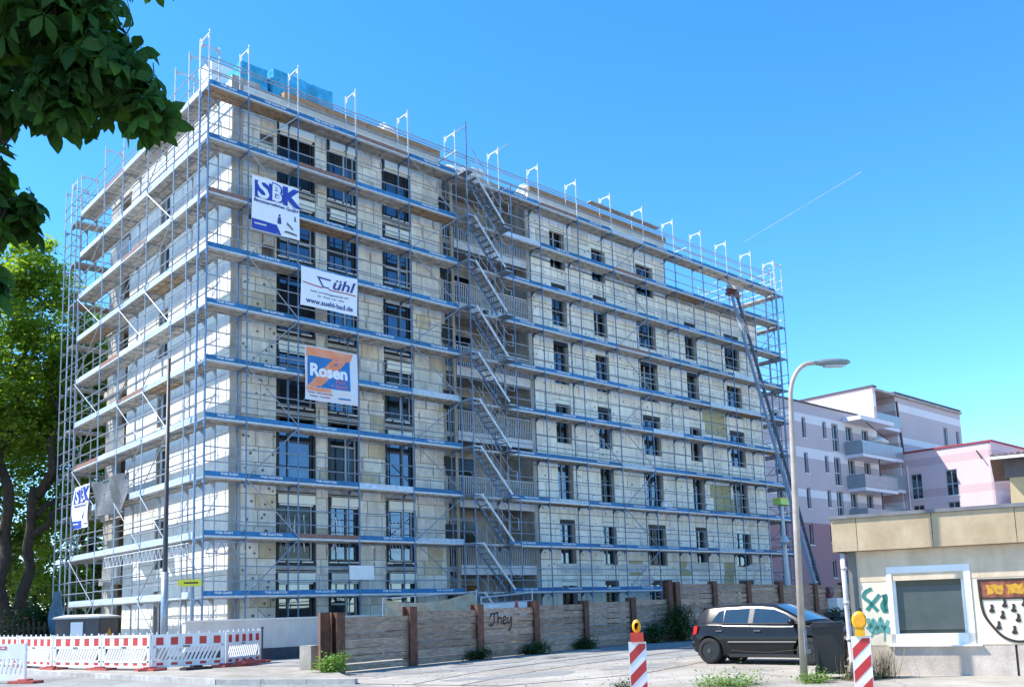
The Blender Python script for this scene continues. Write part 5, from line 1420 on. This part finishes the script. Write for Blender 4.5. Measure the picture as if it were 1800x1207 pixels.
for k in range(5):
    zt = 15.35 - 2.72 * k
    for (x, w, h) in ((50.1, .55, 1.6), (53.15, .55, 1.35), (54.55, 1.0, 2.25), (56.75, 1.1, 2.1), (59.4, 1.1, 2.0)):
        if zt - h > .6: hA.append((x - AX0, x + w - AX0, zt - h, zt))
    for x in (43, 46): hA.append((x - AX0, x + 1 - AX0, max(zt - 2, .6), zt))
bigwin(PA, (AX0, AY, 0), UX, NY, AX1 - AX0, 0, 16.45, hA, 'pinkA')
mk('side_wall', MB().box(AX0, AX0 + .2, AY + .01, 20, 0, 16.45).box(AX0, AX1, 19.8, 20, 0, 16.45), 'pinkA', PA)
mk('end_wall', MB().box(AX1 - .2, AX1, AY + .01, 20, 0, 16.45), 'pinkA', PA)
rf = mk('roof', MB().box(AX0, AX1, AY + .02, 20, 16.3, 16.44), 'concrete', PA)
mk('coping', MB().box(AX0 - .08, AX1 + .08, AY - .08, AY + .3, 16.455, 16.58), 'cap_dark', rf)
mk('coping', MB().box(AX0 - .08, AX0 + .2, AY + .3, 20, 16.455, 16.58), 'cap_red', rf)
for k in range(5):
    z = 12.9 - 2.72 * k
    if z < 1: continue
    b_ = mk('balcony', MB().box(56.4, 61.9, AY - 1.5, AY - .01, z - .25, z), 'pink_white', PA)
    mk('glass_front', MB().box(56.4, 61.9, AY - 1.52, AY - 1.47, z + .02, z + 1.05), 'balcony_glass', b_)
    mk('glass_side', MB().box(56.38, 56.43, AY - 1.46, AY - .02, z + .02, z + 1.05), 'balcony_glass', b_)
    mk('glass_side', MB().box(61.87, 61.92, AY - 1.46, AY - .02, z + .02, z + 1.05), 'balcony_glass', b_)
    if k: mk('balcony_post', MB().tube((59.2, AY - 1.4, z + .01), (59.2, AY - 1.4, z + 2.45), .05, 6), 'cap_dark', b_)
mk('canopy', MB().box(56.3, 62.0, AY - 1.6, AY - .01, 15.62, 15.95), 'pink_white', PA)
tag(mk('parasol', MB().lathe([(0.9, 0), (.5, .35), (.05, .6), (.0, .62)], 8), 'white_sheet', PA, (60.6, AY - .8, 14.2), smooth=True))
mk('awning_arm', MB().tube((57.5, AY - 1.4, 15.5), (60.8, AY - 1.5, 14.4), .04, 6), 'cap_dark', PA)
# penthouse on block A
bigwin(PA, (62.0, 14.2, 0), -UY, NX, 7.0, 16.45, 19.35, [], 'pinkB', 'penthouse_wall')
mk('penthouse_side', MB().box(62.0, 62.5, 7.05, 7.2, 16.45, 19.35), 'pinkB', PA)
mk('penthouse_coping', MB().box(61.9, 62.6, 6.95, 14.3, 19.352, 19.5), 'cap_dark', PA)
# loggia column between the blocks and block C
PC = thing('pink_block', 'taller lilac block with loggias and two slit windows behind the lit pink wing', 'building', (0, 0, 0), 0, 'pink housing blocks')
CY, CX0, CX1 = 7.4, 67.0, 80.6
bigwin(PC, (CX0, CY, 0), UX, NY, CX1 - CX0, 0, 19.5, [(9.4, 10.3, 14.3, 17.5), (12.3, 13.0, 14.2, 17.4)], 'pinkC')
mk('left_wall', MB().box(66.8, 67.0, CY, 9.2, 0, 19.5), 'pinkC', PC)
mk('rear_wall', MB().box(62.5, CX1, 18, 18.2, 0, 19.5).box(CX1 - .2, CX1, CY + .01, 18, 0, 19.5), 'pinkC', PC)
mk('loggia_back', MB().box(62.5, 66.8, 9.2, 9.4, 0, 19.2), 'pink_wall', PC)
mk('loggia_side', MB().box(62.12, 62.5, 7.2, 9.2, 0, 16.4), 'pink_white', PC)
rf = mk('roof', MB().box(62.5, CX1, CY - .25, 18, 19.2, 19.38), 'concrete', PC)
mk('coping', MB().box(CX0 - .25, CX1 + .1, CY - .1, CY + .3, 19.505, 19.64), 'cap_dark', rf)
mk('coping', MB().box(66.7, 67.0, CY + .3, 18, 19.505, 19.64), 'cap_red', rf)
for k in range(7):
    z = 16.2 - 2.72 * k
    if z < .5: break
    s_ = mk('loggia_floor', MB().box(62.52, 66.8, CY - .3, 9.2, z - .3, z), 'pink_white', PC)
    mk('loggia_glass', MB().box(62.52, 66.78, CY - .34, CY - .29, z + .01, z + 1.05), 'balcony_glass', s_)
    mk('loggia_door', MB().box(63.3, 64.3, 9.12, 9.19, z + .01, z + 2.0), 'glass_dark', s_)
mk('rain_pipe', MB().path([(66.2, CY - .4, 18.6), (66.9, CY - .15, 17.2), (67.4, CY - .12, 14.0)], .09, 6), 'cap_dark', PC)
mk('rear_balcony', MB().box(CX1 + .01, CX1 + 2.2, CY + 1, CY + 4, 17.2, 17.9), 'pink_white', PC)
mk('rear_balcony', MB().box(CX1 + .01, CX1 + 2.2, CY + 1, CY + 4, 14.0, 15.3), 'balcony_glass', PC)
# lit wing D
PD = thing('pink_block', 'sunlit pink wing with paired windows and a diagonal shadow', 'building', (0, 0, 0), 0, 'pink housing blocks')
DX, DY0, DY1 = 67.1, -0.15, 7.35
hD = []
for k in range(5):
    zt = 12.1 - 2.75 * k
    for y in (5.75, 2.75):
        if zt > 3: hD.append((DY1 - y - 1.0, DY1 - y, zt - 2.2, zt))
bigwin(PD, (DX, DY1, 0), -UY, NX, DY1 - DY0, 0, 14.0, hD, 'pinkD')
mk('front_wall', MB().box(DX, 90, DY0, DY0 + .2, 0, 14.0), 'pinkD', PD)
mk('rear_wall', MB().box(89.8, 90, DY0 + .21, DY1, 0, 14.0), 'pinkD', PD)
rf = mk('roof', MB().box(DX + .01, 90, DY0 + .2, DY1, 13.8, 13.95), 'concrete', PD)
mk('coping', MB().box(DX - .1, DX + .3, DY0 - .1, DY1 - .02, 14.005, 14.15), 'cap_red', rf)
mk('coping', MB().box(DX + .3, 90, DY0 - .1, DY0 + .3, 14.005, 14.15), 'cap_red', rf)
mk('rain_pipe', MB().tube((DX - .12, 6.9, .1), (DX - .12, 6.9, 12.9), .06, 6), 'pink_white', PD)
mk('wall_lamp', MB().path([(DX - .02, 1.0, 13.4), (DX - .3, .9, 13.35), (DX - .35, .5, 12.6)], .05, 6), 'cap_dark', PD)
for k in range(4):
    z = 11.4 - 2.75 * k
    s_ = mk('balcony', MB().box(DX + .3, DX + 6, DY0 - 1.6, DY0 - .01, z - .25, z), 'pink_white', PD); mk('glass_front', MB().box(DX + .3, DX + 6, DY0 - 1.62, DY0 - 1.57, z + .01, z + 1.05), 'balcony_glass', s_)
PE = thing('pink_block', 'rear pink parapet showing above the tan house at the right edge', 'building', (0, 0, 0), 0, 'pink housing blocks')
bigwin(PE, (76, -1.0, 0), -UY, NX, 14, 0, 15.6, [], 'pinkD'); mk('coping', MB().box(75.9, 76.3, -15, -.9, 15.605, 15.75), 'cap_red', PE); mk('rear_wall', MB().box(76.01, 86, -1.2, -1.0, 0, 15.6), 'pinkD', PE)

# ================================================================ tan house with tiled eaves behind the low house
TH = thing('tan_house', 'tan rendered house with tiled eaves and a grey window above the low roof', 'house', (24.45, -15.4, 0), math.atan2(HD.y, HD.x))
# local x runs to the right in the view, -y towards the camera
bigwinT = facade('wall', 'tan_wall', (.9, 0, 0), (1, 0, 0), (0, -1, 0), 8, 0, 6.1, [(1.05, 3.0, 3.9, 5.85)], .2, TH)
mk('gable_wall', MB().box(.9, 1.1, .01, 7, 0, 6.1).box(.9, 8.9, 7, 7.2, 0, 6.1).box(8.7, 8.9, .01, 7, 0, 6.1), 'tan_wall', TH)
mk('frieze', MB().box(.75, 8.9, -.06, -.002, 5.88, 6.6), 'soffit_grey', TH)
wmb = MB().box(1.95, 3.9, -.02, .1, 5.72, 5.85).box(1.95, 2.08, -.02, .1, 3.9, 5.72).box(3.77, 3.9, -.02, .1, 3.9, 5.72).box(1.95, 3.9, -.02, .1, 3.9, 4.0).box(2.08, 3.77, .0, .09, 4.7, 4.78)
w = mk('window', wmb, 'frame_grey', TH); mk('pane', MB().box(2.05, 3.8, .05, .06, 3.95, 5.75), 'glass', w); mk('curtain_and_reflection', MB().box(2.15, 2.6, .03, .045, 4.0, 5.6), 'curtain_and_reflection', w)
rf = mk('roof', MB().prism([(.3, -.75, 6.62), (.3, 3.5, 6.98), (.3, 7.9, 6.62)], (8.8, 0, 0)), 'tile_dark', TH)
tm = MB(); 
for (q) in range(5):
    tm.tube((0, -.01 + q * .24, .0 + q * .03), (0, .23 + q * .24, .04 + q * .03), .10, 8)
TM = tm.mesh('tile', 'tile_dark')
for i in range(40): link('tile', TM, rf, (.4 + i * .215, -.80, 6.64))
mk('gutter', MB().box(.25, 9.1, -.92, -.82, 6.52, 6.62), 'white_sheet', rf)
# ================================================================ vegetation
def leafcloud(name, mat, blobs, size, parent, squash=.8):
    """many small leaf faces in clumps through the volume: blobs = (centre, radius xyz, clumps, leaves per clump)"""
    vs, fs = [], []
    for (c, r, nc, nl) in blobs:
        c = V(c)
        for _ in range(int(nc * 1.4)):
            d = V((random.gauss(0, 1), random.gauss(0, 1), random.gauss(0, 1))).normalized() * random.random() ** .45
            cc = c + V((d.x * r[0], d.y * r[1], d.z * r[2])); cr = random.uniform(.25, .55) * (sum(r) / 3) ** .5
            for _ in range(nl):
                e = V((random.gauss(0, 1), random.gauss(0, 1), random.gauss(0, .6))) * cr * .6
                p = cc + e; s = size * random.uniform(.6, 1.3)
                a = V((random.gauss(0, 1), random.gauss(0, 1), random.gauss(0, .5))).normalized()
                b = a.cross(V((random.gauss(0, .5), random.gauss(0, .5), 1))); b = b.normalized() if b.length > 1e-3 else V((1, 0, 0))
                k = len(vs)
                vs += [p - a * s, p + b * s * .45, p + a * s, p - b * s * .45]; fs.append((k, k + 1, k + 2, k + 3))
    mb = MB(); mb.add(vs, fs)
    return mk(name, mb, mat, parent)
def limb(p, q, r0, r1, n=6, wob=.06):
    pts, rs = [], []; p, q = V(p), V(q); l = (q - p).length
    for i in range(n + 1):
        t = i / n; pts.append(p.lerp(q, t) + V((random.uniform(-1, 1), random.uniform(-1, 1), 0)) * l * wob * (0 < i < n)); rs.append(r0 + (r1 - r0) * t)
    return pts, rs
def tree(label, base, trunks, limbs, blobs, mat, size, bark='bark'):
    t = thing('broadleaf_tree', label, 'tree', base, 0, 'trees beyond the gable')
    mb = MB()
    for (p, q, r0, r1) in trunks: pts, rs = limb(p, q, r0, r1, 8, .03); mb.path(pts, rs, 12)
    tr = mk('trunk', mb, bark, t, smooth=True)
    mb = MB()
    for (p, q, r0, r1) in limbs: pts, rs = limb(p, q, r0, r1, 6, .07); mb.path(pts, rs, 7)
    mk('limbs', mb, bark, tr, smooth=True)
    leafcloud('crown', mat, blobs, size, t)
    return t
tree('large twin stemmed broadleaf tree with dark trunk left of the gable', (-.2, 22.0, 0),
     [((-.40, 0, 0), (-.8, .3, 9.5), .36, .22), ((.36, .2, 0), (.75, .2, 8.5), .34, .2), ((-.02, .1, 0), (-.02, .1, 2.2), .5, .34)],
     [((-1.0, .3, 9), (-3.5, 1, 15), .26, .08), ((-1.0, .3, 9), (.4, 2, 17), .25, .07), ((.9, .2, 8), (4.5, 1, 14), .25, .07), ((.9, .2, 8), (2.2, -1, 16.5), .24, .06), ((.7, .2, 6), (4.2, -1.2, 9.5), .2, .06), ((-.8, .2, 6), (-4.5, -1, 9), .2, .06), ((.9, .2, 7), (5.5, 2, 10.5), .18, .05)],
     [((-3.6, .5, 14.5), (3.2, 3, 3.4), 60, 90), ((.6, 1, 17.2), (3.2, 3, 3.2), 80, 90), ((4.0, 1, 14.5), (3.0, 3, 3.6), 80, 90), ((4.6, .5, 9.5), (2.4, 2.5, 2.6), 42, 80), ((-4.2, -.5, 9.3), (2.6, 2.5, 3), 48, 80), ((1.2, 1.5, 12), (3.4, 2.6, 3.0), 60, 80), ((.2, 0, 20.0), (2.2, 2.0, 1.8), 30, 70), ((-2.0, -1, 12), (2.4, 2.0, 1.8), 30, 70)],
     'leaf_bright', .16)
tree('sunlit yellow green tree close behind the gable scaffold', (4.6, 25.5, 0),
     [((0, 0, 0), (.3, 0, 9), .35, .22)], [((.3, 0, 8), (-2.5, 0, 13), .2, .05), ((.3, 0, 8), (2.5, 0, 14), .2, .05), ((.2, 0, 5), (3, 1, 8), .15, .04), ((.2, 0, 5), (-2.4, -1, 8), .15, .04)],
     [((-2, 0, 13), (2.8, 2.4, 3.2), 60, 85), ((2.2, 0, 13), (2.8, 2.4, 3.4), 60, 85), ((0, 0, 17), (2.6, 2.4, 2.6), 50, 85), ((-1.6, 0, 8), (2.8, 2.2, 2.8), 50, 80), ((2.4, -.5, 7.5), (2.8, 2.2, 3), 50, 80), ((0, 0, 4), (4, 2, 2.4), 50, 80)], 'leaf_bright', .16)
tree('mid green tree standing farther back at the left edge', (-3.0, 30, 0),
     [((0, 0, 0), (.3, 0, 9), .5, .3)], [((.3, 0, 8), (-3, 0, 14), .25, .06), ((.3, 0, 8), (3.5, 0, 14), .25, .06), ((.2, 0, 6), (4, 1, 9), .2, .05)],
     [((-3, 0, 13), (4, 3, 4.5), 75, 85), ((3.5, 0, 13), (4, 3, 4.5), 75, 85), ((0, 0, 17.5), (3.6, 3, 3), 50, 85), ((0, 0, 7.5), (5, 3, 3), 70, 80), ((4.5, -1, 6), (3, 2.5, 3), 50, 80), ((0, 0, 3.2), (5, 2, 2), 50, 80)], 'leaf_mid', .19)
tag(leafcloud('distant_wood', 'leaf_dark', [((x, 58 + (i % 3) * 4, 4.5), (7, 4, 6.5), 70, 60) for i, x in enumerate(range(-45, 50, 9))], .38, None), 'dark mass of distant trees closing the view at the left', 'wood', kind='stuff')
# hedge in front of the trees
for (x, y, r, lab) in ((-5.2, 18.5, (2.2, 1.2, 1.6), 'dark hedge bush at the left behind the green box'), (.6, 18.6, (2.2, 1.2, 1.5), 'dark hedge bush behind the cabinet')):
    t = thing('hedge_bush', lab, 'bush', (x, y, 0), 0, 'bushes under the trees')
    leafcloud('foliage', 'leaf_dark', [((0, 0, 1.2), r, 60, 80)], .13, t)
    mb = MB()
    for i in range(6): pts, rs = limb((random.uniform(-.8, .8), 0, 0), (random.uniform(-1.5, 1.5), random.uniform(-.5, .5), 1.8), .05, .015); mb.path(pts, rs, 5)
    mk('stems', mb, 'bark', t)
# dark picket fence and red container under the trees
pf = thing('picket_fence', 'dark wooden picket fence under the trees at the left', 'fence', (-7.5, 16.6, 0))
for i in range(34): link('picket', unit('dark_wood'), pf, (i * .22, random.uniform(-.02, .02), .8 + random.uniform(-.04, .04)), (0, random.uniform(-.03, .03), 0), (.10, .03, 1.6))
for z in (.4, 1.3): link('rail', unit('dark_wood'), pf, (3.6, .05, z), None, (7.6, .05, .09))
rc = thing('red_container', 'dark red box standing in the shade under the trees', 'container', (0.6, 20.2, 0))
mk('body', MB().box(-.6, .6, -.4, .4, .05, 1.75), 'red_box', rc); mk('lid', MB().box(-.65, .65, -.45, .45, 1.752, 1.82), 'red_box', rc); mk('door_gap', MB().box(-.01, .01, -.408, -.401, .1, 1.7), 'black_seal', rc)

# ---------------------------------------------------------------- weeds at the fence and in the yard
def weed(label, loc, r, n, size, mat='leaf_dark', blades=0, bmat='grass_dry', h=.6):
    t = thing('weed_clump', label, 'weeds', loc, 0, 'weeds in the yard')
    if n: leafcloud('leaves', mat, [((0, 0, r[2] * .85), r, n, 40)], size, t)
    mb = MB()
    for i in range(max(blades, 8)):
        a = random.uniform(0, 6.28); d = random.uniform(0, 1); p = V((r[0] * d * math.cos(a), r[1] * d * math.sin(a), 0)); q = p + V((random.uniform(-.25, .25), random.uniform(-.25, .25), h * random.uniform(.5, 1.2)))
        m_ = p.lerp(q, .5) + V((random.uniform(-.04, .04), random.uniform(-.04, .04), .05)); w = V((.012, .008, 0))
        k = len(mb.v); mb.add([p - w, p + w, m_ + w * .8, m_ - w * .8, q], [(0, 1, 2, 3), (3, 2, 4)])
    mk('blades', mb, bmat if blades else mat, t)
for args in (('fresh green weed at the foot of the first fence post', (-.55, -9.0, .0), (.32, .28, .28), 26, .045, 'leaf_fresh'),
             ('low weeds under the third fence panel by the post', (5.4, -7.55, 0), (.5, .2, .16), 16, .05),
             ('bushy weeds below the sprayed lettering, right end', (8.3, -6.95, 0), (.6, .2, .2), 22, .055),
             ('weeds at the fifth fence post', (11.5, -6.25, 0), (.6, .22, .2), 22, .055),
             ('large dark bush where the fence steps up', (17.6, -5.75, 0), (.8, .35, .75), 60, .065),
             ('smaller dark bush left of the car by the fence', (16.0, -5.75, 0), (.5, .3, .4), 26, .065),
             ('weeds behind the car at the far fence panels', (31.0, -5.6, 0), (1.2, .35, .6), 50, .07)):
    weed(*args)
weed('patch of short green grass in front of the car', (1.5, -19.3, .0), (.75, .55, .05), 20, .035, 'leaf_fresh', 260, 'leaf_fresh', .12)
weed('thin weed beside the striped board in the yard', (-.2, -18.4, 0), (.3, .2, .1), 8, .03, 'leaf_dark', 30, 'leaf_dark', .22)
weed('dry grass tuft at the foot of the bin', (3.75, -20.7, 0), (.5, .35, .12), 8, .03, 'leaf_mid', 220, 'grass_dry', .55)
weed('dry grass tuft against the low house wall', (4.25, -20.9, 0), (.35, .25, .1), 0, .03, 'leaf_mid', 160, 'grass_dry', .7)
weed('green weeds at the foot of the street lamp', (2.75, -20.35, 0), (.35, .2, .08), 14, .03, 'leaf_fresh', 40, 'leaf_fresh', .2)
# crumbs of rubble and gravel in the yard
mb = MB()
for i in range(420):
    x, y = random.uniform(-3, 8), random.uniform(-19.5, -9.5); s = random.uniform(.006, .018)
    mb.obox((x, y, .012), (s, s * .3, 0), (-s * .3, s * .8, 0), (0, 0, s * .6))
tag(mk('gravel', mb, 'kerb_stone'), 'scattered gravel crumbs on the yard', 'gravel', kind='stuff')

# ---------------------------------------------------------------- chestnut bough overhead at the upper left
def leaflet(mb, ang, l, w, droop):
    ca, sa = math.cos(ang), math.sin(ang)
    pr = [(0.06, .0), (.30, .22), (.62, .50), (.80, .42), (1.0, 0)]
    L_, R_, C_ = [], [], []
    for (s, ww) in pr:
        x = s * l; zc = -droop * s * s * l; f = ww * w
        to = lambda y, z: (x * ca - y * sa, x * sa + y * ca, z)
        C_.append(to(0, zc)); L_.append(to(f, zc + f * .25)); R_.append(to(-f, zc + f * .25))
    k = len(C_); vs = C_ + L_[1:-1] + R_[1:-1]
    fs = [(0, 1, k)] + [(i, i + 1, k + i, k + i - 1) for i in range(1, k - 2)] + [(k - 2, k - 1, 2 * k - 3)]
    fs += [(0, 2 * k - 2, 1)] + [(i, 2 * k - 3 + i, 2 * k - 2 + i, i + 1) for i in range(1, k - 2)] + [(k - 2, 3 * k - 5, k - 1)]
    mb.add(vs, fs)
def chest_leaf(seed):
    random.seed(seed); mb = MB(); n = random.choice((5, 6, 7))
    for i in range(n):
        a = (i - (n - 1) / 2) * (2.0 * math.pi * .82 / n); l = .175 * (1 - .32 * abs(i - (n - 1) / 2) / (n / 2)) * random.uniform(.9, 1.1)
        leaflet(mb, a, l, .085, random.uniform(.3, .9))
    mb.bar((-.10, 0, .02), (0.01, 0, 0), .005, .005)
    return mb
LV = [chest_leaf(s).mesh('leaf', 'leaf_chestnut', False) for s in (1, 2, 3, 4, 5)]
LSUN = [chest_leaf(s).mesh('leaf', 'leaf_sunlit', False) for s in (6, 7)]
random.seed(5)
CT = thing('chestnut_tree', 'chestnut bough with dark hanging palmate leaves at the upper left', 'tree', (-13.6, -20.2, 0))
CB = V((-13.6, -20.2, 0))
EL = [((-11.06, -22.35, 5.92), (.52, .55, .42), 1.0), ((-10.62, -22.62, 5.60), (.38, .40, .27), 1.0), ((-10.88, -22.45, 5.42), (.30, .30, .20), .8), ((-10.36, -22.82, 5.28), (.15, .2, .17), .6),
      ((-11.25, -22.1, 5.42), (.22, .3, .16), .7), ((-11.28, -22.05, 4.85), (.14, .25, .24), .8), ((-11.30, -22.0, 4.45), (.11, .2, .20), .7), ((-11.5, -21.9, 5.3), (.35, .5, .8), .8), ((-10.70, -22.5, 6.15), (.32, .4, .25), .8), ((-11.05, -22.05, 4.62), (.13, .2, .13), .6), ((-11.28, -21.85, 4.18), (.14, .2, .2), .8), ((-11.22, -21.9, 4.0), (.12, .2, .16), .7), ((-11.2, -22.1, 6.5), (.7, .8, .35), .8)]
mb = MB()
mb.path(*limb((0, 0, 0), (.2, -.1, 5.5), .30, .2, 8, .02), 12) if False else None
pts, rs = limb((0, 0, 0), (.3, -.2, 8.5), .32, .16, 8, .02); mb.path(pts, rs, 14)
trk = mk('trunk', mb, 'bark', CT, smooth=True)
mb = MB()
for (q, r0) in (((-11.0, -22.4, 6.0), .09), ((-10.4, -22.8, 5.6), .05), ((-11.25, -22.0, 4.3), .03), ((-10.7, -22.5, 5.5), .03), ((-11.3, -21.5, 7.2), .1), ((-10.9, -22.5, 5.7), .03)):
    pts, rs = limb((.2, -.1, 5.6 + random.uniform(0, 1)), V(q) - CB, r0, .012, 7, .05); mb.path(pts, rs, 7)
for (c, r, w) in EL:
    near = min(((-11.0, -22.4, 6.0), (-10.6, -22.65, 5.7), (-11.25, -22.05, 5.1), (-11.4, -21.7, 6.4), (-11.2, -22.0, 4.6)), key=lambda q: (V(q) - V(c)).length)
    for i in range(4):
        p = V(c) + V((random.uniform(-1, 1) * r[0], random.uniform(-1, 1) * r[1], random.uniform(-.7, .7) * r[2]))
        pts, rs = limb(V(near) + V((random.uniform(-.1, .1), random.uniform(-.1, .1), random.uniform(-.05, .1))) - CB, p - CB, .010, .003, 5, .08); mb.path(pts, rs, 5)
mk('boughs', mb, 'bark', trk, smooth=True)
def place(c, r, shell):
    d = V((random.gauss(0, 1), random.gauss(0, 1), random.gauss(0, 1))).normalized() * (random.uniform(.75, 1.02) if shell else random.random() ** .4)
    return V(c) + V((d.x * r[0], d.y * r[1], d.z * r[2])), d
def lrot(d):
    yaw = math.atan2(d.y, d.x) + random.gauss(0, .7); pitch = random.uniform(.2, 1.35)
    return Matrix.Rotation(yaw, 4, 'Z') @ Matrix.Rotation(pitch, 4, 'Y') @ Matrix.Rotation(random.gauss(0, .5), 4, 'X')
tot = sum(e[2] * e[1][0] for e in EL)
for (c, r, w) in EL:
    for i in range(int(300 * w * r[0] / tot)):
        p, d = place(c, r, True)
        o = link('leaf', random.choice(LSUN if random.random() < .12 else LV), CT); m = lrot(d); s = random.uniform(.7, 1.3)
        o.matrix_local = Matrix.Translation(p - CB) @ m @ Matrix.Scale(s, 4)
# inner leaves, plus unseen crown added above the frame to shade the bough
vs, fs = [], []
BIG = [(c, r, int(330 * w * r[0] / tot)) for (c, r, w) in EL] + [((-12.2, -21.3, 7.6), (2.0, 1.8, 1.0), 1500), ((-12.9, -20.6, 6.6), (1.5, 1.6, 1.3), 900), ((-11.6, -22.0, 7.4), (1.4, 1.2, .7), 900), ((-11.0, -21.0, 8.2), (1.6, 1.6, .8), 800)]
src = [([tuple(v.co) for v in me.vertices], [tuple(p.vertices) for p in me.polygons]) for me in LV]
for (c, r, n) in BIG:
    for i in range(n):
        p, d = place(c, r, False); m = Matrix.Translation(p - CB) @ lrot(d) @ Matrix.Scale(random.uniform(.75, 1.15), 4)
        sv, sf = random.choice(src); k = len(vs)
        vs += [tuple(m @ V(v)) for v in sv]; fs += [tuple(k + j for j in f) for f in sf]
me = D.meshes.new('crown'); me.from_pydata(vs, [], fs); me.materials.append(M['leaf_chestnut']); me.update()
tag(link('crown', me, CT), kind='stuff')

# ---------------------------------------------------------------- thin vapour trail, far off
emis('vapour', (0.9, 0.95, 1.0), 0.34)  # trail shines by itself; its sunlit white is put in as emission
mb = MB(); mb.path([(2491, 1580, 1159), (2600, 1466, 1246), (2760, 1300, 1373)], [.7, 1.0, 1.5], 6)
tag(mk('contrail', mb, 'vapour'), 'thin white vapour trail in the sky right of the roof', 'contrail', kind='stuff')

# ---------------------------------------------------------------- repairs and tyre marks on the yard
def blob(name, cx, cy, rx, ry, ang, z, mat):
    n = 22; ph_ = random.uniform(0, 6); pts = []
    for i in range(n):
        a = 2 * math.pi * i / n; k = 1 + .16 * math.sin(3 * a + ph_) + random.uniform(-.07, .07); x, y = rx * k * math.cos(a), ry * k * math.sin(a)
        pts.append((cx + x * math.cos(ang) - y * math.sin(ang), cy + x * math.sin(ang) + y * math.cos(ang)))
    sheet(name, pts, z, mat)
for i, (x, y, a, b, g_) in enumerate(((4.6, -9.4, 1.9, .45, .22), (9.6, -8.3, 2.4, .5, .2), (1.4, -13.8, 1.7, .6, -.2), (4.8, -14.4, 1.2, .5, .1), (13.5, -8.8, 2.2, .8, .1))): blob('asphalt_patch', x, y, a, b, g_, .0125 + .0005 * i, 'patch_grey')
def track(pts, w, z):
    P_ = [V((x, y, 0)) for x, y in smooth(pts, 8)]; L_, R_ = [], []
    for i, p in enumerate(P_):
        t = (P_[min(i + 1, len(P_) - 1)] - P_[max(i - 1, 0)]).normalized(); n_ = V((-t.y, t.x, 0)) * w / 2 * random.uniform(.6, 1.1)
        L_.append((p.x + n_.x, p.y + n_.y)); R_.append((p.x - n_.x, p.y - n_.y))
    mb = MB(); k = len(L_); mb.add([(x, y, z) for x, y in L_ + R_], [(i, i + 1, k + i + 1, k + i) for i in range(k - 1)])
    tag(mk('tyre_mark', mb, 'patch_dark'), kind='structure')
for o in (0, 1.5): track([(-1.2 + o * .2, -13.4 - o * .8), (2.5, -11.6 - o), (6.5, -10.4 - o), (12, -9.2 - o), (20, -8.6 - o)], .11, .0162)
track([(-.6, -10.9), (2.5, -10.6), (5.5, -11.3), (9, -10.9), (14, -10.3)], .05, .0172)
